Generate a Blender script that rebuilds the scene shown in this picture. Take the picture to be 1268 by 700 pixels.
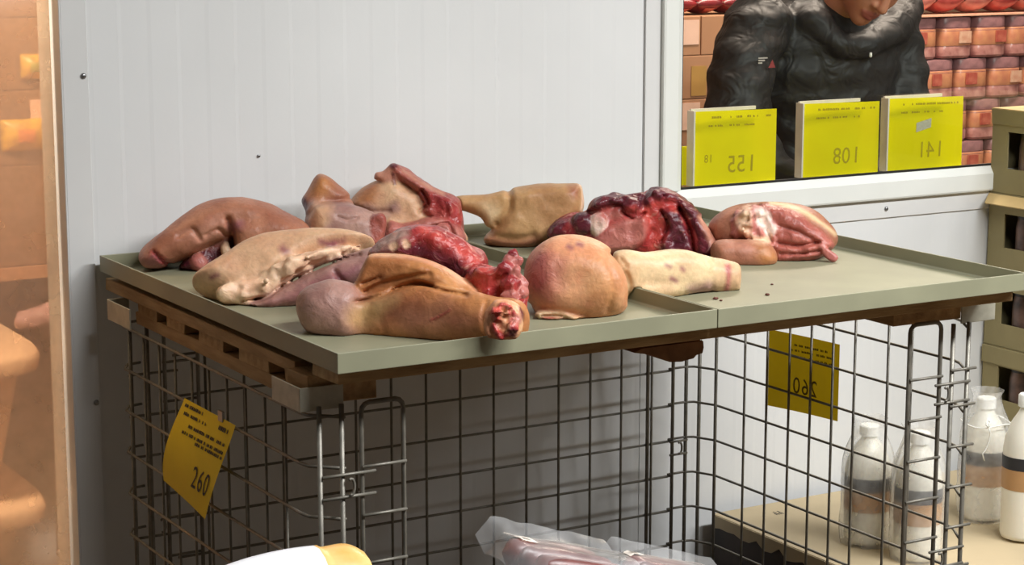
import bpy, bmesh, math, random
import numpy as np
from mathutils import Vector, Matrix

for o in list(bpy.data.objects):
    bpy.data.objects.remove(o)
scene = bpy.context.scene
COL = scene.collection
rnd = random.Random(7)

# ------------------------------------------------------------------ camera
F_PX, YAW, PITCH, ZC = 2500.0, math.radians(30.5), math.radians(10.0), 1.55
cam = bpy.data.cameras.new('camera')
cam.sensor_width = 36.0
cam.lens = F_PX / 1268.0 * 36.0
cam.clip_end = 60
camo = bpy.data.objects.new('camera', cam)
camo.location = (0, 0, ZC)
camo.rotation_euler = (math.pi / 2 - PITCH, 0, -YAW)
COL.objects.link(camo)
scene.camera = camo

# ------------------------------------------------------------------ world, lights, exposure
W = bpy.data.worlds.new('world')
scene.world = W
W.use_nodes = True
W.node_tree.nodes['Background'].inputs[0].default_value = (0.95, 0.92, 0.86, 1)
W.node_tree.nodes['Background'].inputs[1].default_value = 0.045
vs = scene.view_settings
vs.view_transform = 'Standard'
vs.look = 'None'
vs.gamma = 1.0
vs.use_curve_mapping = False
vs.exposure = 0.0


def area(name, loc, size, power, color, rot=(0, 0, 0)):
    l = bpy.data.lights.new(name, 'AREA')
    l.shape = 'RECTANGLE'
    l.size, l.size_y = size
    l.energy = power
    l.color = color
    o = bpy.data.objects.new(name, l)
    o.location = loc
    o.rotation_euler = rot
    COL.objects.link(o)
    return o


NEUT = (0.985, 0.995, 1.0)
# ceiling strip lights of the sales hall, over the aisle to the right
area('ceiling_lamp_light', (3.6, 0.85, 3.05), (1.5, 0.3), 150, NEUT)
area('ceiling_lamp_light', (5.5, 0.85, 3.05), (1.5, 0.3), 55, NEUT)
area('ceiling_lamp_light', (1.95, 0.85, 3.05), (1.5, 0.3), 96, NEUT)
# the shop floor behind the window, and the store room behind the doorway
area('ceiling_lamp_light', (4.2, 4.65, 2.75), (1.6, 0.4), 98, (1.0, 0.82, 0.70))
area('ceiling_lamp_light', (0.85, 3.98, 2.75), (0.7, 0.3), 150, (1.0, 0.88, 0.72))

# ------------------------------------------------------------------ pixel helpers (1268 x 700 frame)
_cy, _sy, _cp, _sp = math.cos(YAW), math.sin(YAW), math.cos(PITCH), math.sin(PITCH)
FW = np.array([_sy * _cp, _cy * _cp, -_sp])
RT = np.array([_cy, -_sy, 0.0])
UP = np.cross(RT, FW)
CAM = np.array([0, 0, ZC])


def ray(px, py):
    return (px - 634) / F_PX * RT - (py - 350) / F_PX * UP + FW


def ay(px, py, Y):
    d = ray(px, py)
    return CAM + d * (Y / d[1])


def ax(px, py, X):
    d = ray(px, py)
    return CAM + d * (X / d[0])


def az(px, py, z):
    d = ray(px, py)
    return CAM + d * ((z - ZC) / d[2])


def px2m(P):
    return float((np.asarray(P) - CAM) @ FW) / F_PX


# ------------------------------------------------------------------ object helpers
def lin(c):
    return tuple(((v / 255 / 12.92) if v / 255 <= 0.04045 else ((v / 255 + 0.055) / 1.055) ** 2.4) for v in c)


def tag(o, label=None, cat=None, group=None, kind=None):
    if label: o['label'] = label
    if cat: o['category'] = cat
    if group: o['group'] = group
    if kind: o['kind'] = kind
    return o


def empty(name, loc, rz=0.0):
    o = bpy.data.objects.new(name, None)
    o.empty_display_size = 0.05
    o.location = loc
    o.rotation_euler = (0, 0, rz)
    COL.objects.link(o)
    return o


class MB:
    """collects shapes, then links them as one mesh object"""
    def __init__(s):
        s.v = []; s.f = []; s.m = []

    def quadmesh(s, verts, faces, mi=0):
        b = len(s.v)
        s.v += [tuple(float(c) for c in p) for p in verts]
        s.f += [tuple(b + i for i in f) for f in faces]
        s.m += [mi] * len(faces)
        return s

    def box(s, x0, x1, y0, y1, z0, z1, mi=0, jit=0.0):
        vs_ = [(x, y, z) for z in (z0, z1) for y in (y0, y1) for x in (x0, x1)]
        if jit:
            vs_ = [(x + rnd.uniform(-jit, jit), y + rnd.uniform(-jit, jit), z + rnd.uniform(-jit, jit)) for x, y, z in vs_]
        return s.quadmesh(vs_, [(0, 2, 3, 1), (4, 5, 7, 6), (0, 1, 5, 4), (2, 6, 7, 3), (0, 4, 6, 2), (1, 3, 7, 5)], mi)

    def tube(s, pts, r, n=8, caps=True, mi=0):
        pts = [np.array(p, float) for p in pts]
        rs = r if isinstance(r, (list, tuple)) else [r] * len(pts)
        ref = None
        rings = []
        for i, p in enumerate(pts):
            d = pts[min(i + 1, len(pts) - 1)] - pts[max(i - 1, 0)]
            d = d / (np.linalg.norm(d) + 1e-12)
            if ref is None:
                ref = np.array([0, 0, 1.0]) if abs(d[2]) < 0.9 else np.array([1.0, 0, 0])
            u = np.cross(d, ref); u /= np.linalg.norm(u) + 1e-12
            w = np.cross(u, d)
            ref = w
            rings.append([p + rs[i] * (math.cos(2 * math.pi * k / n) * u + math.sin(2 * math.pi * k / n) * w) for k in range(n)])
        vs_ = [q for ring in rings for q in ring]
        fs = []
        for i in range(len(pts) - 1):
            for k in range(n):
                a, b = i * n + k, i * n + (k + 1) % n
                fs.append((a, b, b + n, a + n))
        if caps:
            fs.append(tuple(reversed(range(n))))
            fs.append(tuple(range((len(pts) - 1) * n, len(pts) * n)))
        return s.quadmesh(vs_, fs, mi)

    def lathe(s, prof, c=(0, 0, 0), n=24, mi=0, cap=True):
        vs_ = []
        for r, z in prof:
            for k in range(n):
                a = 2 * math.pi * k / n
                vs_.append((c[0] + r * math.cos(a), c[1] + r * math.sin(a), c[2] + z))
        fs = []
        for i in range(len(prof) - 1):
            for k in range(n):
                a, b = i * n + k, i * n + (k + 1) % n
                fs.append((a, b, b + n, a + n))
        if cap:
            fs.append(tuple(reversed(range(n))))
            fs.append(tuple(range((len(prof) - 1) * n, len(prof) * n)))
        return s.quadmesh(vs_, fs, mi)

    def grid(s, fn, nu, nv, mi=0):
        vs_ = [fn(i / nu, j / nv) for j in range(nv + 1) for i in range(nu + 1)]
        fs = [(j * (nu + 1) + i, j * (nu + 1) + i + 1, (j + 1) * (nu + 1) + i + 1, (j + 1) * (nu + 1) + i) for j in range(nv) for i in range(nu)]
        return s.quadmesh(vs_, fs, mi)

    def build(s, name, mat, parent=None, origin=None, smooth=False, bevel=0.0, segs=2, solid=0.0, auto=None):
        o_ = np.array(origin if origin is not None else (0, 0, 0), float)
        me = bpy.data.meshes.new(name)
        me.from_pydata([tuple(np.array(p) - o_) for p in s.v], [], s.f)
        mats = mat if isinstance(mat, (list, tuple)) else [mat]
        for m in mats: me.materials.append(m)
        if len(mats) > 1:
            me.polygons.foreach_set('material_index', s.m)
        bm = bmesh.new(); bm.from_mesh(me)
        bmesh.ops.recalc_face_normals(bm, faces=bm.faces)
        if bevel:
            es = [e for e in bm.edges if len(e.link_faces) == 2 and e.calc_face_angle(0) > 0.6]
            bmesh.ops.bevel(bm, geom=es, offset=bevel, segments=segs, profile=0.6, affect='EDGES', clamp_overlap=True)
        bm.to_mesh(me); bm.free()
        if smooth:
            me.polygons.foreach_set('use_smooth', [True] * len(me.polygons))
            if auto:
                me.set_sharp_from_angle(angle=auto)
        ob = bpy.data.objects.new(name, me)
        COL.objects.link(ob)
        if solid:
            md = ob.modifiers.new('thickness', 'SOLIDIFY'); md.thickness = solid; md.offset = 0
        if parent is not None:
            ob.parent = parent
            po = np.zeros(3); q_ = parent
            while q_ is not None:
                po = po + np.array(q_.location); q_ = q_.parent
            ob.location = tuple(o_ - po) if origin is not None else tuple(-po)
        else:
            ob.location = tuple(o_)
        return ob


# All MB shapes are given in world metres; parents are unrotated Empties, so children sit at -parent.location.


def obj_from_mesh(name, me, parent=None):
    ob = bpy.data.objects.new(name, me); COL.objects.link(ob)
    if parent is not None: ob.parent = parent
    return ob


# ------------------------------------------------------------------ materials
MATS = {}


def node_mat(name):
    m = bpy.data.materials.new(name); m.use_nodes = True
    nt = m.node_tree
    return m, nt, nt.nodes['Principled BSDF']


def mat(name, rgb, rough=0.5, metal=0.0, var=0.08, scale=20.0, bump=0.0, bscale=None, stretch=(1, 1, 1), spec=0.5, rgb2=None, detail=4, coat=0.0, sss=0.0):
    """principled material, base colour varied by object-space noise"""
    if name in MATS: return MATS[name]
    m, nt, p = node_mat(name)
    tc = nt.nodes.new('ShaderNodeTexCoord')
    mp = nt.nodes.new('ShaderNodeMapping'); mp.inputs['Scale'].default_value = stretch
    nt.links.new(tc.outputs['Object'], mp.inputs[0])
    no = nt.nodes.new('ShaderNodeTexNoise'); no.inputs['Scale'].default_value = scale; no.inputs['Detail'].default_value = detail
    nt.links.new(mp.outputs[0], no.inputs[0])
    c1 = lin(rgb)
    if rgb2 is None:
        ca = tuple(v * (1 - var) for v in c1); cb = tuple(min(1, v * (1 + var)) for v in c1)
    else:
        ca, cb = c1, lin(rgb2)
    cr = nt.nodes.new('ShaderNodeValToRGB')
    cr.color_ramp.elements[0].position = 0.3; cr.color_ramp.elements[1].position = 0.7
    cr.color_ramp.elements[0].color = (*ca, 1); cr.color_ramp.elements[1].color = (*cb, 1)
    nt.links.new(no.outputs[0], cr.inputs[0])
    nt.links.new(cr.outputs[0], p.inputs['Base Color'])
    p.inputs['Roughness'].default_value = rough
    p.inputs['Metallic'].default_value = metal
    p.inputs['Specular IOR Level'].default_value = spec
    p.inputs['Coat Weight'].default_value = coat
    if sss:
        p.inputs['Subsurface Weight'].default_value = sss
        p.inputs['Subsurface Radius'].default_value = (0.02, 0.012, 0.008)
    if bump:
        n2 = nt.nodes.new('ShaderNodeTexNoise'); n2.inputs['Scale'].default_value = bscale or scale; n2.inputs['Detail'].default_value = 5
        nt.links.new(mp.outputs[0], n2.inputs[0])
        b = nt.nodes.new('ShaderNodeBump'); b.inputs['Strength'].default_value = bump; b.inputs['Distance'].default_value = 0.01
        nt.links.new(n2.outputs[0], b.inputs['Height']); nt.links.new(b.outputs[0], p.inputs['Normal'])
    MATS[name] = m
    return m


def glass_mat(name, tint=(1, 1, 1), refl=1.0, rough=0.0, haze=0.0, haze_col=(0.8, 0.8, 0.8), translucent=False, patchy=0.4):
    """thin sheet: tinted see-through, fresnel gloss and a share of milky scatter"""
    if name in MATS: return MATS[name]
    m = bpy.data.materials.new(name); m.use_nodes = True
    nt = m.node_tree; nt.nodes.clear()
    out = nt.nodes.new('ShaderNodeOutputMaterial')
    tr = nt.nodes.new('ShaderNodeBsdfTransparent'); tr.inputs[0].default_value = (*tint, 1)
    gl = nt.nodes.new('ShaderNodeBsdfGlossy'); gl.inputs['Roughness'].default_value = rough
    fr = nt.nodes.new('ShaderNodeFresnel'); 
    ge = nt.nodes.new('ShaderNodeNewGeometry'); ior = nt.nodes.new('ShaderNodeMapRange')
    ior.inputs[3].default_value = 1.0 + 0.45 * refl; ior.inputs[4].default_value = 1.0 / (1.0 + 0.45 * refl)
    nt.links.new(ge.outputs['Backfacing'], ior.inputs[0]); nt.links.new(ior.outputs[0], fr.inputs[0])
    mix = nt.nodes.new('ShaderNodeMixShader')
    base = tr
    if haze:
        df = nt.nodes.new('ShaderNodeBsdfTranslucent' if translucent else 'ShaderNodeBsdfDiffuse')
        df.inputs[0].default_value = (*haze_col, 1)
        d2 = nt.nodes.new('ShaderNodeBsdfDiffuse'); d2.inputs[0].default_value = (*haze_col, 1)
        a = nt.nodes.new('ShaderNodeMixShader'); a.inputs[0].default_value = 0.5
        nt.links.new(df.outputs[0], a.inputs[1]); nt.links.new(d2.outputs[0], a.inputs[2])
        b = nt.nodes.new('ShaderNodeMixShader')
        tc = nt.nodes.new('ShaderNodeTexCoord'); no = nt.nodes.new('ShaderNodeTexNoise'); no.inputs['Scale'].default_value = 25
        nt.links.new(tc.outputs['Object'], no.inputs[0])
        mr = nt.nodes.new('ShaderNodeMapRange'); mr.inputs[1].default_value = 0.3; mr.inputs[2].default_value = 0.7
        mr.inputs[3].default_value = haze * (1 - patchy); mr.inputs[4].default_value = min(1, haze * (1 + patchy))
        nt.links.new(no.outputs[0], mr.inputs[0]); nt.links.new(mr.outputs[0], b.inputs[0])
        nt.links.new(tr.outputs[0], b.inputs[1]); nt.links.new(a.outputs[0], b.inputs[2])
        base = b
    nt.links.new(fr.outputs[0], mix.inputs[0])
    nt.links.new(base.outputs[0], mix.inputs[1]); nt.links.new(gl.outputs[0], mix.inputs[2])
    nt.links.new(mix.outputs[0], out.inputs[0])
    MATS[name] = m
    return m


M_WALL = mat('white_panel_paint', (219, 220, 219), 0.42, var=0.03, scale=3.0, bump=0.02, bscale=60)
M_TRIM = mat('white_flashing_paint', (216, 216, 214), 0.38, var=0.025, scale=6.0)
M_FRAME = mat('white_window_frame', (226, 228, 222), 0.35, var=0.03, scale=8.0)
M_RUBBER = mat('black_gasket', (26, 22, 20), 0.6)
M_FLOOR = mat('grey_concrete_floor', (86, 70, 50), 0.55, var=0.12, scale=4.0)
M_CEIL = mat('white_ceiling', (205, 205, 200), 0.8)
M_TRAY = mat('painted_sheet_steel', (141, 140, 115), 0.48, var=0.10, scale=7.0, bump=0.03, bscale=30, spec=0.5)
M_WIRE = mat('galvanised_wire', (122, 118, 108), 0.45, metal=0.35, var=0.18, scale=60)
M_PLATE = mat('galvanised_plate', (176, 172, 154), 0.5, metal=0.2, var=0.14, scale=45)
M_WOOD = mat('raw_pallet_wood', (150, 116, 74), 0.75, rgb2=(192, 158, 112), scale=9.0, bump=0.25, bscale=40, stretch=(6, 1, 6), detail=6)
M_WOODX = mat('raw_pallet_wood_crosswise', (158, 122, 76), 0.75, rgb2=(198, 164, 116), scale=9.0, bump=0.25, bscale=40, stretch=(1, 6, 6), detail=6)
M_SCREW = mat('steel_screw', (150, 150, 150), 0.3, metal=0.9)
M_CARD = mat('olive_cardboard', (150, 138, 98), 0.75, var=0.06, scale=14)
M_CARD_IN = mat('cardboard_flap', (206, 178, 124), 0.75, var=0.06, scale=14)
M_CARTON = mat('brown_carton', (176, 128, 94), 0.75, var=0.1, scale=5)
M_KRAFT = mat('beige_box_board', (192, 174, 140), 0.7, var=0.06, scale=6)
M_YELLOW = mat('yellow_paper', (255, 243, 2), 0.6, var=0.05, scale=8)
M_YELLOW_D = mat('yellow_paper_creased', (236, 202, 12), 0.55, var=0.06, scale=12)
for m_ in (M_YELLOW, M_YELLOW_D):
    nt = m_.node_tree; p_ = nt.nodes['Principled BSDF']; out_ = nt.nodes['Material Output']
    tl = nt.nodes.new('ShaderNodeBsdfTranslucent'); mx_ = nt.nodes.new('ShaderNodeMixShader'); mx_.inputs[0].default_value = 0.5 if m_ is M_YELLOW else 0.15
    nt.links.new(p_.inputs['Base Color'].links[0].from_socket, tl.inputs[0])
    nt.links.new(p_.outputs[0], mx_.inputs[1]); nt.links.new(tl.outputs[0], mx_.inputs[2]); nt.links.new(mx_.outputs[0], out_.inputs[0])
M_WHITECARD = mat('white_card', (226, 216, 204), 0.6)
M_INK = mat('black_print', (30, 22, 14), 0.6)
M_GHOST = mat('print_showing_through', (176, 158, 14), 0.6, var=0.02)
M_GHOST_D = mat('print_showing_through_dark', (120, 96, 10), 0.6, var=0.02)
M_GLASS = glass_mat('window_glass', (0.93, 0.95, 0.93), 1.0)
M_FILM = glass_mat('clear_plastic_film', (0.95, 0.95, 0.95), 0.7, 0.28, 0.14, (0.85, 0.85, 0.85))
M_BAG = glass_mat('milky_plastic_bag', (0.99, 0.99, 0.99), 0.7, 0.2, 0.32, (0.95, 0.95, 0.93), True)
M_CURTAIN = glass_mat('amber_pvc_strip', (0.97, 0.88, 0.76), 0.8, 0.15, 0.42, (0.60, 0.44, 0.33), True, 0.10)

# ------------------------------------------------------------------ the setting
WY = 3.66            # front face of the panel wall
WIN_X0, WIN_X1, WIN_Z0, WIN_Z1 = 2.592, 4.55, 0.972, 2.10
ST = dict(kind='structure')
tag(MB().box(-3, 8, -2, 7.2, -0.05, 0).build('floor', M_FLOOR), 'grey concrete floor of the shop', None, **ST)
tag(MB().box(-3, 8, -2, 7.2, 3.1, 3.15).build('ceiling', M_CEIL), 'white ceiling above the sales hall', None, **ST)


def ribbed(mb, x0, x1, z0, z1, phase=0.0):
    """lined sandwich panel: broad faces 58 mm wide, every other one 1.2 mm proud"""
    prof = []
    x = x0
    per = 0.0585
    k = 0
    prof.append((x0, 0))
    xx = x0 + phase
    while xx < x1:
        up = -0.0005 if k % 2 == 0 else 0.0
        dn = 0.0 if k % 2 == 0 else -0.0005
        if xx - 0.002 > x0 and xx + 0.002 < x1:
            prof += [(xx - 0.004, dn), (xx + 0.004, up)]
        xx += per; k += 1
    prof.append((x1, prof[-1][1]))
    n = len(prof)
    vs_ = [(a, WY + b, z0) for a, b in prof] + [(a, WY + b, z1) for a, b in prof]
    fs = [(i, i + 1, n + i + 1, n + i) for i in range(n - 1)]
    b0 = len(vs_)
    vs_ += [(x0, WY + 0.12, z0), (x1, WY + 0.12, z0), (x0, WY + 0.12, z1), (x1, WY + 0.12, z1)]
    fs += [(b0 + 1, b0, b0 + 2, b0 + 3), (b0, 0, n, b0 + 2), (n - 1, b0 + 1, b0 + 3, 2 * n - 1)]
    mb.quadmesh(vs_, fs)


wl = MB()
ribbed(wl, 1.190, 2.4875, 0, 3.1, 0.052)
tag(wl.build('wall_back', M_WALL), 'white ribbed panel wall behind the meat trays', None, **ST)
wl = MB()
ribbed(wl, 2.4895, 8.0, 0, 0.93, 0.03)
tag(wl.build('wall_back_below_window', M_WALL), 'white ribbed panel wall below the window', None, **ST)
tag(MB().box(2.4895, 8.0, WY, WY + 0.12, WIN_Z1, 3.1).build('wall_back_above_window', M_WALL), 'white panel wall above the window', None, **ST)
tag(MB().box(WIN_X1 + 0.08, 8.0, WY, WY + 0.12, 0.9305, WIN_Z1).build('wall_back_right', M_WALL), 'white panel wall right of the window', None, **ST)
tag(MB().box(2.4895, 2.5315, WY, WY + 0.12, 0.9305, WIN_Z1).build('wall_back_left_of_window', M_WALL), 'white panel pier left of the window', None, **ST)
tag(MB().box(2.0, 8.0, 6.3, 6.36, 0, 3.1).build('wall_far', mat('far_wall_paint', (150, 120, 100), 0.8)), 'far wall of the shop beyond the window', None, **ST)
tag(MB().box(-1.0, 2.0, 5.9, 5.96, 0, 3.1).build('wall_store', mat('store_wall_paint', (170, 130, 92), 0.8)), 'far wall of the store room beyond the doorway', None, **ST)
tag(MB().box(1.96, 2.0, WY + 0.12, 5.9, 0, 3.1).build('wall_partition', mat('store_wall_paint', (170, 130, 92), 0.8)), 'partition between store room and shop', None, **ST)
tag(MB().box(-1.5, 0.55, WY, WY + 0.12, 0, 3.1).build('wall_back_left', M_WALL), 'white panel wall left of the doorway', None, **ST)
tag(MB().box(0.55, 1.19, WY, WY + 0.12, 2.2, 3.1).build('wall_back_over_door', M_WALL), 'white panel wall above the doorway', None, **ST)

# flashing: folded edge at the doorway, bands round the window
tr = empty('trim_1', (1.19, WY, 0)); tag(tr, 'white folded flashing along the wall edge at the doorway', None, **ST)
MB().box(1.186, 1.236, WY - 0.0045, WY - 0.0015, 0.0, 3.1).build('flashing_face', M_TRIM, tr, bevel=0.001, segs=1)
MB().box(1.183, 1.1865, WY - 0.0045, WY + 0.125, 0.0, 3.1).build('flashing_return', M_TRIM, tr, bevel=0.001, segs=1)


def screw(x, z, y, parent):
    return MB().lathe([(0.0055, 0), (0.0055, 0.002), (0.004, 0.004), (0.0015, 0.0045)], n=12).build_at('screw_head', x, y, z, parent)


def _build_at(s, name, x, y, z, parent):
    s.v = [(x + p[0], y - p[2], z + p[1]) for p in s.v]
    return s.build(name, M_SCREW, parent, smooth=True)


MB.build_at = _build_at
screw(1.226, 1.276, WY - 0.0045, tr)
screw(1.228, 0.651, WY - 0.0045, tr)
tr2 = empty('trim_2', (2.49, WY, 0.86)); tag(tr2, 'white flashing band around the window', None, **ST)
MB().box(2.4905, 2.530, WY - 0.005, WY - 0.0015, 0.866, 2.2).build('flashing_band', M_TRIM, tr2, bevel=0.001, segs=1)
MB().box(2.530, 4.65, WY - 0.005, WY - 0.0015, 0.866, 0.911).build('flashing_band', M_TRIM, tr2, bevel=0.001, segs=1)
screw(3.187, 0.888, WY - 0.005, tr2)
sc = ay(320, 193, WY)
tag(MB().lathe([(0.003, 0), (0.003, 0.0015), (0.001, 0.002)], n=10).build_at('screw_head', sc[0], WY - 0.0016, sc[2], None),
    'small dark screw head alone on the white ribbed wall', 'screw')

wn = empty('window_1', (WIN_X0, WY, WIN_Z0)); tag(wn, 'fixed window with white frame bars and clear glass', None, **ST)


def frame_bar(horizontal, a0, a1, b0, b1):
    # folded bar: chamfered edge towards the glass
    prof = [(b0, 0.0), (b0, -0.016), (b0 + 0.004, -0.018), (b1 - 0.018, -0.018), (b1, -0.006), (b1, 0.03), (b0, 0.03)]
    vs_ = []
    for a in (a0, a1):
        for b, dy in prof:
            vs_.append((a, WY + dy, b) if horizontal else (b, WY + dy, a))
    n = len(prof)
    fs = [(i, (i + 1) % n, n + (i + 1) % n, n + i) for i in range(n)] + [tuple(range(n)), tuple(range(n, 2 * n))]
    return MB().quadmesh(vs_, fs).build('frame_bar', M_FRAME, wn)


frame_bar(True, 2.532, 4.62, 0.912, 0.972)
frame_bar(False, 0.9725, 2.10, 2.532, 2.588)
MB().box(2.589, 4.55, WY - 0.003, WY + 0.004, 0.9722, 0.977).build('gasket', M_RUBBER, wn)
MB().box(2.5885, 2.592, WY - 0.003, WY + 0.004, 0.977, 2.08).build('gasket', M_RUBBER, wn)
MB().box(2.592, 4.54, WY + 0.006, WY + 0.010, 0.977, 2.08).build('glass_pane', M_GLASS, wn)


# ------------------------------------------------------------------ distance-field sculpting for organic shapes
_rs = np.random.RandomState(11)
_LAT = _rs.rand(32, 32, 32)


def vnoise(P, freq, seed=0):
    q = P * freq + seed * 7.31
    i = np.floor(q).astype(int); f = q - i
    f = f * f * (3 - 2 * f)
    i0 = i & 31; i1 = (i + 1) & 31
    x0, y0, z0 = i0[..., 0], i0[..., 1], i0[..., 2]
    x1, y1, z1 = i1[..., 0], i1[..., 1], i1[..., 2]
    fx, fy, fz = f[..., 0], f[..., 1], f[..., 2]
    a = _LAT[x0, y0, z0] * (1 - fx) + _LAT[x1, y0, z0] * fx
    b = _LAT[x0, y1, z0] * (1 - fx) + _LAT[x1, y1, z0] * fx
    c = _LAT[x0, y0, z1] * (1 - fx) + _LAT[x1, y0, z1] * fx
    d = _LAT[x0, y1, z1] * (1 - fx) + _LAT[x1, y1, z1] * fx
    a = a * (1 - fy) + b * fy; c = c * (1 - fy) + d * fy
    return (a * (1 - fz) + c * fz) * 2 - 1


def fbm(P, freq, seed=0, oct_=3):
    r = 0; amp = 1; tot = 0
    for k in range(oct_):
        r = r + amp * vnoise(P, freq * 2 ** k, seed + k); tot += amp; amp *= 0.5
    return r / tot


def smin(a, b, k):
    h = np.clip(0.5 + 0.5 * (b - a) / k, 0, 1)
    return b * (1 - h) + a * h - k * h * (1 - h), 1 - h      # value, weight of b


def d_chain(P, chain, k):
    d = None
    if len(chain) == 1:
        c, r = chain[0]
        return np.linalg.norm(P - c, axis=-1) - r
    for (a, ra), (b, rb) in zip(chain[:-1], chain[1:]):
        ba = b - a
        t = np.clip(((P - a) @ ba) / (ba @ ba + 1e-12), 0, 1)
        e = np.linalg.norm(P - a - t[..., None] * ba, axis=-1) - (ra + (rb - ra) * t)
        d = e if d is None else np.minimum(d, e)
    return d


def d_ell(P, c, rad, R=None):
    q = P - c
    if R is not None: q = q @ R
    k0 = np.linalg.norm(q / rad, axis=-1)
    k1 = np.linalg.norm(q / (np.array(rad) ** 2), axis=-1)
    return k0 * (k0 - 1) / (k1 + 1e-9)


# tissue: colour, mottle colour, mottle frequency, mottle amount, part (0 skin, 1 flesh, 2 fat or bone), wetness
T = {
    'pink': ((198, 142, 118), (176, 112, 92), 28, 0.75, 0, 0.25),
    'brown': ((182, 124, 96), (140, 82, 62), 24, 0.8, 0, 0.3),
    'orange': ((192, 132, 80), (152, 88, 54), 22, 0.8, 0, 0.3),
    'tan': ((194, 154, 106), (164, 118, 78), 22, 0.8, 0, 0.2),
    'pale': ((218, 180, 142), (190, 136, 104), 26, 0.7, 0, 0.25),
    'cream': ((216, 186, 144), (192, 150, 116), 22, 0.7, 0, 0.2),
    'peach': ((226, 174, 128), (202, 120, 90), 24, 0.8, 0, 0.3),
    'mauve': ((180, 140, 126), (140, 98, 92), 26, 0.8, 0, 0.35),
    'flesh': ((176, 66, 62), (120, 34, 42), 42, 0.9, 1, 0.85),
    'bright': ((204, 84, 72), (160, 44, 48), 46, 0.9, 1, 0.9),
    'dark': ((112, 40, 50), (66, 22, 34), 40, 0.9, 1, 0.9),
    'rose': ((190, 118, 106), (160, 84, 80), 40, 0.8, 1, 0.6),
    'ham': ((176, 100, 86), (146, 74, 66), 40, 0.8, 1, 0.6),
    'fat': ((238, 206, 172), (224, 172, 140), 36, 0.7, 2, 0.4),
    'bone': ((240, 222, 208), (226, 176, 160), 40, 0.7, 2, 0.5),
    'stain': ((150, 92, 92), (128, 76, 80), 30, 0.6, 0, 0.3),
    'jacket': ((38, 33, 31), (24, 21, 22), 14, 0.6, 0, 0.2),
    'skin': ((206, 142, 112), (194, 122, 98), 30, 0.5, 0, 0.3),
    'lip': ((170, 92, 82), (160, 84, 76), 30, 0.5, 0, 0.4),
    'hair': ((30, 24, 22), (22, 18, 17), 60, 0.5, 0, 0.2),
    'cloth': ((44, 46, 56), (34, 36, 44), 20, 0.5, 0, 0.1),
}


def tissue_col(name, P):
    c1, c2, fr, am, part, wet = T[name]
    t = np.clip(0.5 + 0.9 * fbm(P, fr, len(name), 3), 0, 1)[..., None] * am
    blot = 1 + 0.16 * fbm(P, 10, 3 + len(name), 2)[..., None] * np.array([0.6, 1.1, 1.2])
    return (np.array(lin(c1)) * (1 - t) + np.array(lin(c2)) * t) * blot


def smooth_poly(pts, closed=True, n=4):
    p = np.array(pts, float); N = len(p); out = []
    for i in range(N if closed else N - 1):
        if closed: a, b, c, d = p[i - 1], p[i], p[(i + 1) % N], p[(i + 2) % N]
        else: a, b, c, d = p[max(i - 1, 0)], p[i], p[i + 1], p[min(i + 2, N - 1)]
        for j in range(n):
            t = j / n
            out.append(0.5 * (2 * b + (c - a) * t + (2 * a - 5 * b + 4 * c - d) * t * t + (3 * b - a - 3 * c + d) * t ** 3))
    if not closed: out.append(p[-1])
    return np.array(out)


def seg_dist(q, Q):
    best = np.full(q.shape[:-1], 9.0)
    for a, b in zip(Q[:-1], Q[1:]):
        ba = b - a
        t = np.clip(((q - a) @ ba) / (ba @ ba + 1e-12), 0, 1)
        best = np.minimum(best, np.linalg.norm(q - a - t[..., None] * ba, axis=-1))
    return best


class Raster:
    """signed distance to a closed outline, tabulated on a 2 mm grid"""
    def __init__(s, Q, h=0.002, pad=0.03):
        s.lo = Q.min(0) - pad; s.h = h
        n = np.ceil((Q.max(0) + pad - s.lo) / h).astype(int) + 2
        g = np.stack(np.meshgrid(s.lo[0] + h * np.arange(n[0]), s.lo[1] + h * np.arange(n[1]), indexing='ij'), -1)
        D = seg_dist(g, np.concatenate([Q, Q[:1]]))
        ins = np.zeros(D.shape, bool)
        for a, b in zip(Q, np.roll(Q, -1, 0)):
            c = (a[1] > g[..., 1]) != (b[1] > g[..., 1])
            ins ^= c & (g[..., 0] < (b[0] - a[0]) * (g[..., 1] - a[1]) / (b[1] - a[1] + 1e-15) + a[0])
        s.D = np.where(ins, -D, D); s.n = n

    def __call__(s, x, y):
        fx = np.clip((x - s.lo[0]) / s.h, 0, s.n[0] - 1.001); fy = np.clip((y - s.lo[1]) / s.h, 0, s.n[1] - 1.001)
        out = np.hypot(fx - (x - s.lo[0]) / s.h, fy - (y - s.lo[1]) / s.h) * s.h
        i, j = fx.astype(int), fy.astype(int); fx = fx - i; fy = fy - j
        D = s.D
        return (D[i, j] * (1 - fx) + D[i + 1, j] * fx) * (1 - fy) + (D[i, j + 1] * (1 - fx) + D[i + 1, j + 1] * fx) * fy + out


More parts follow.
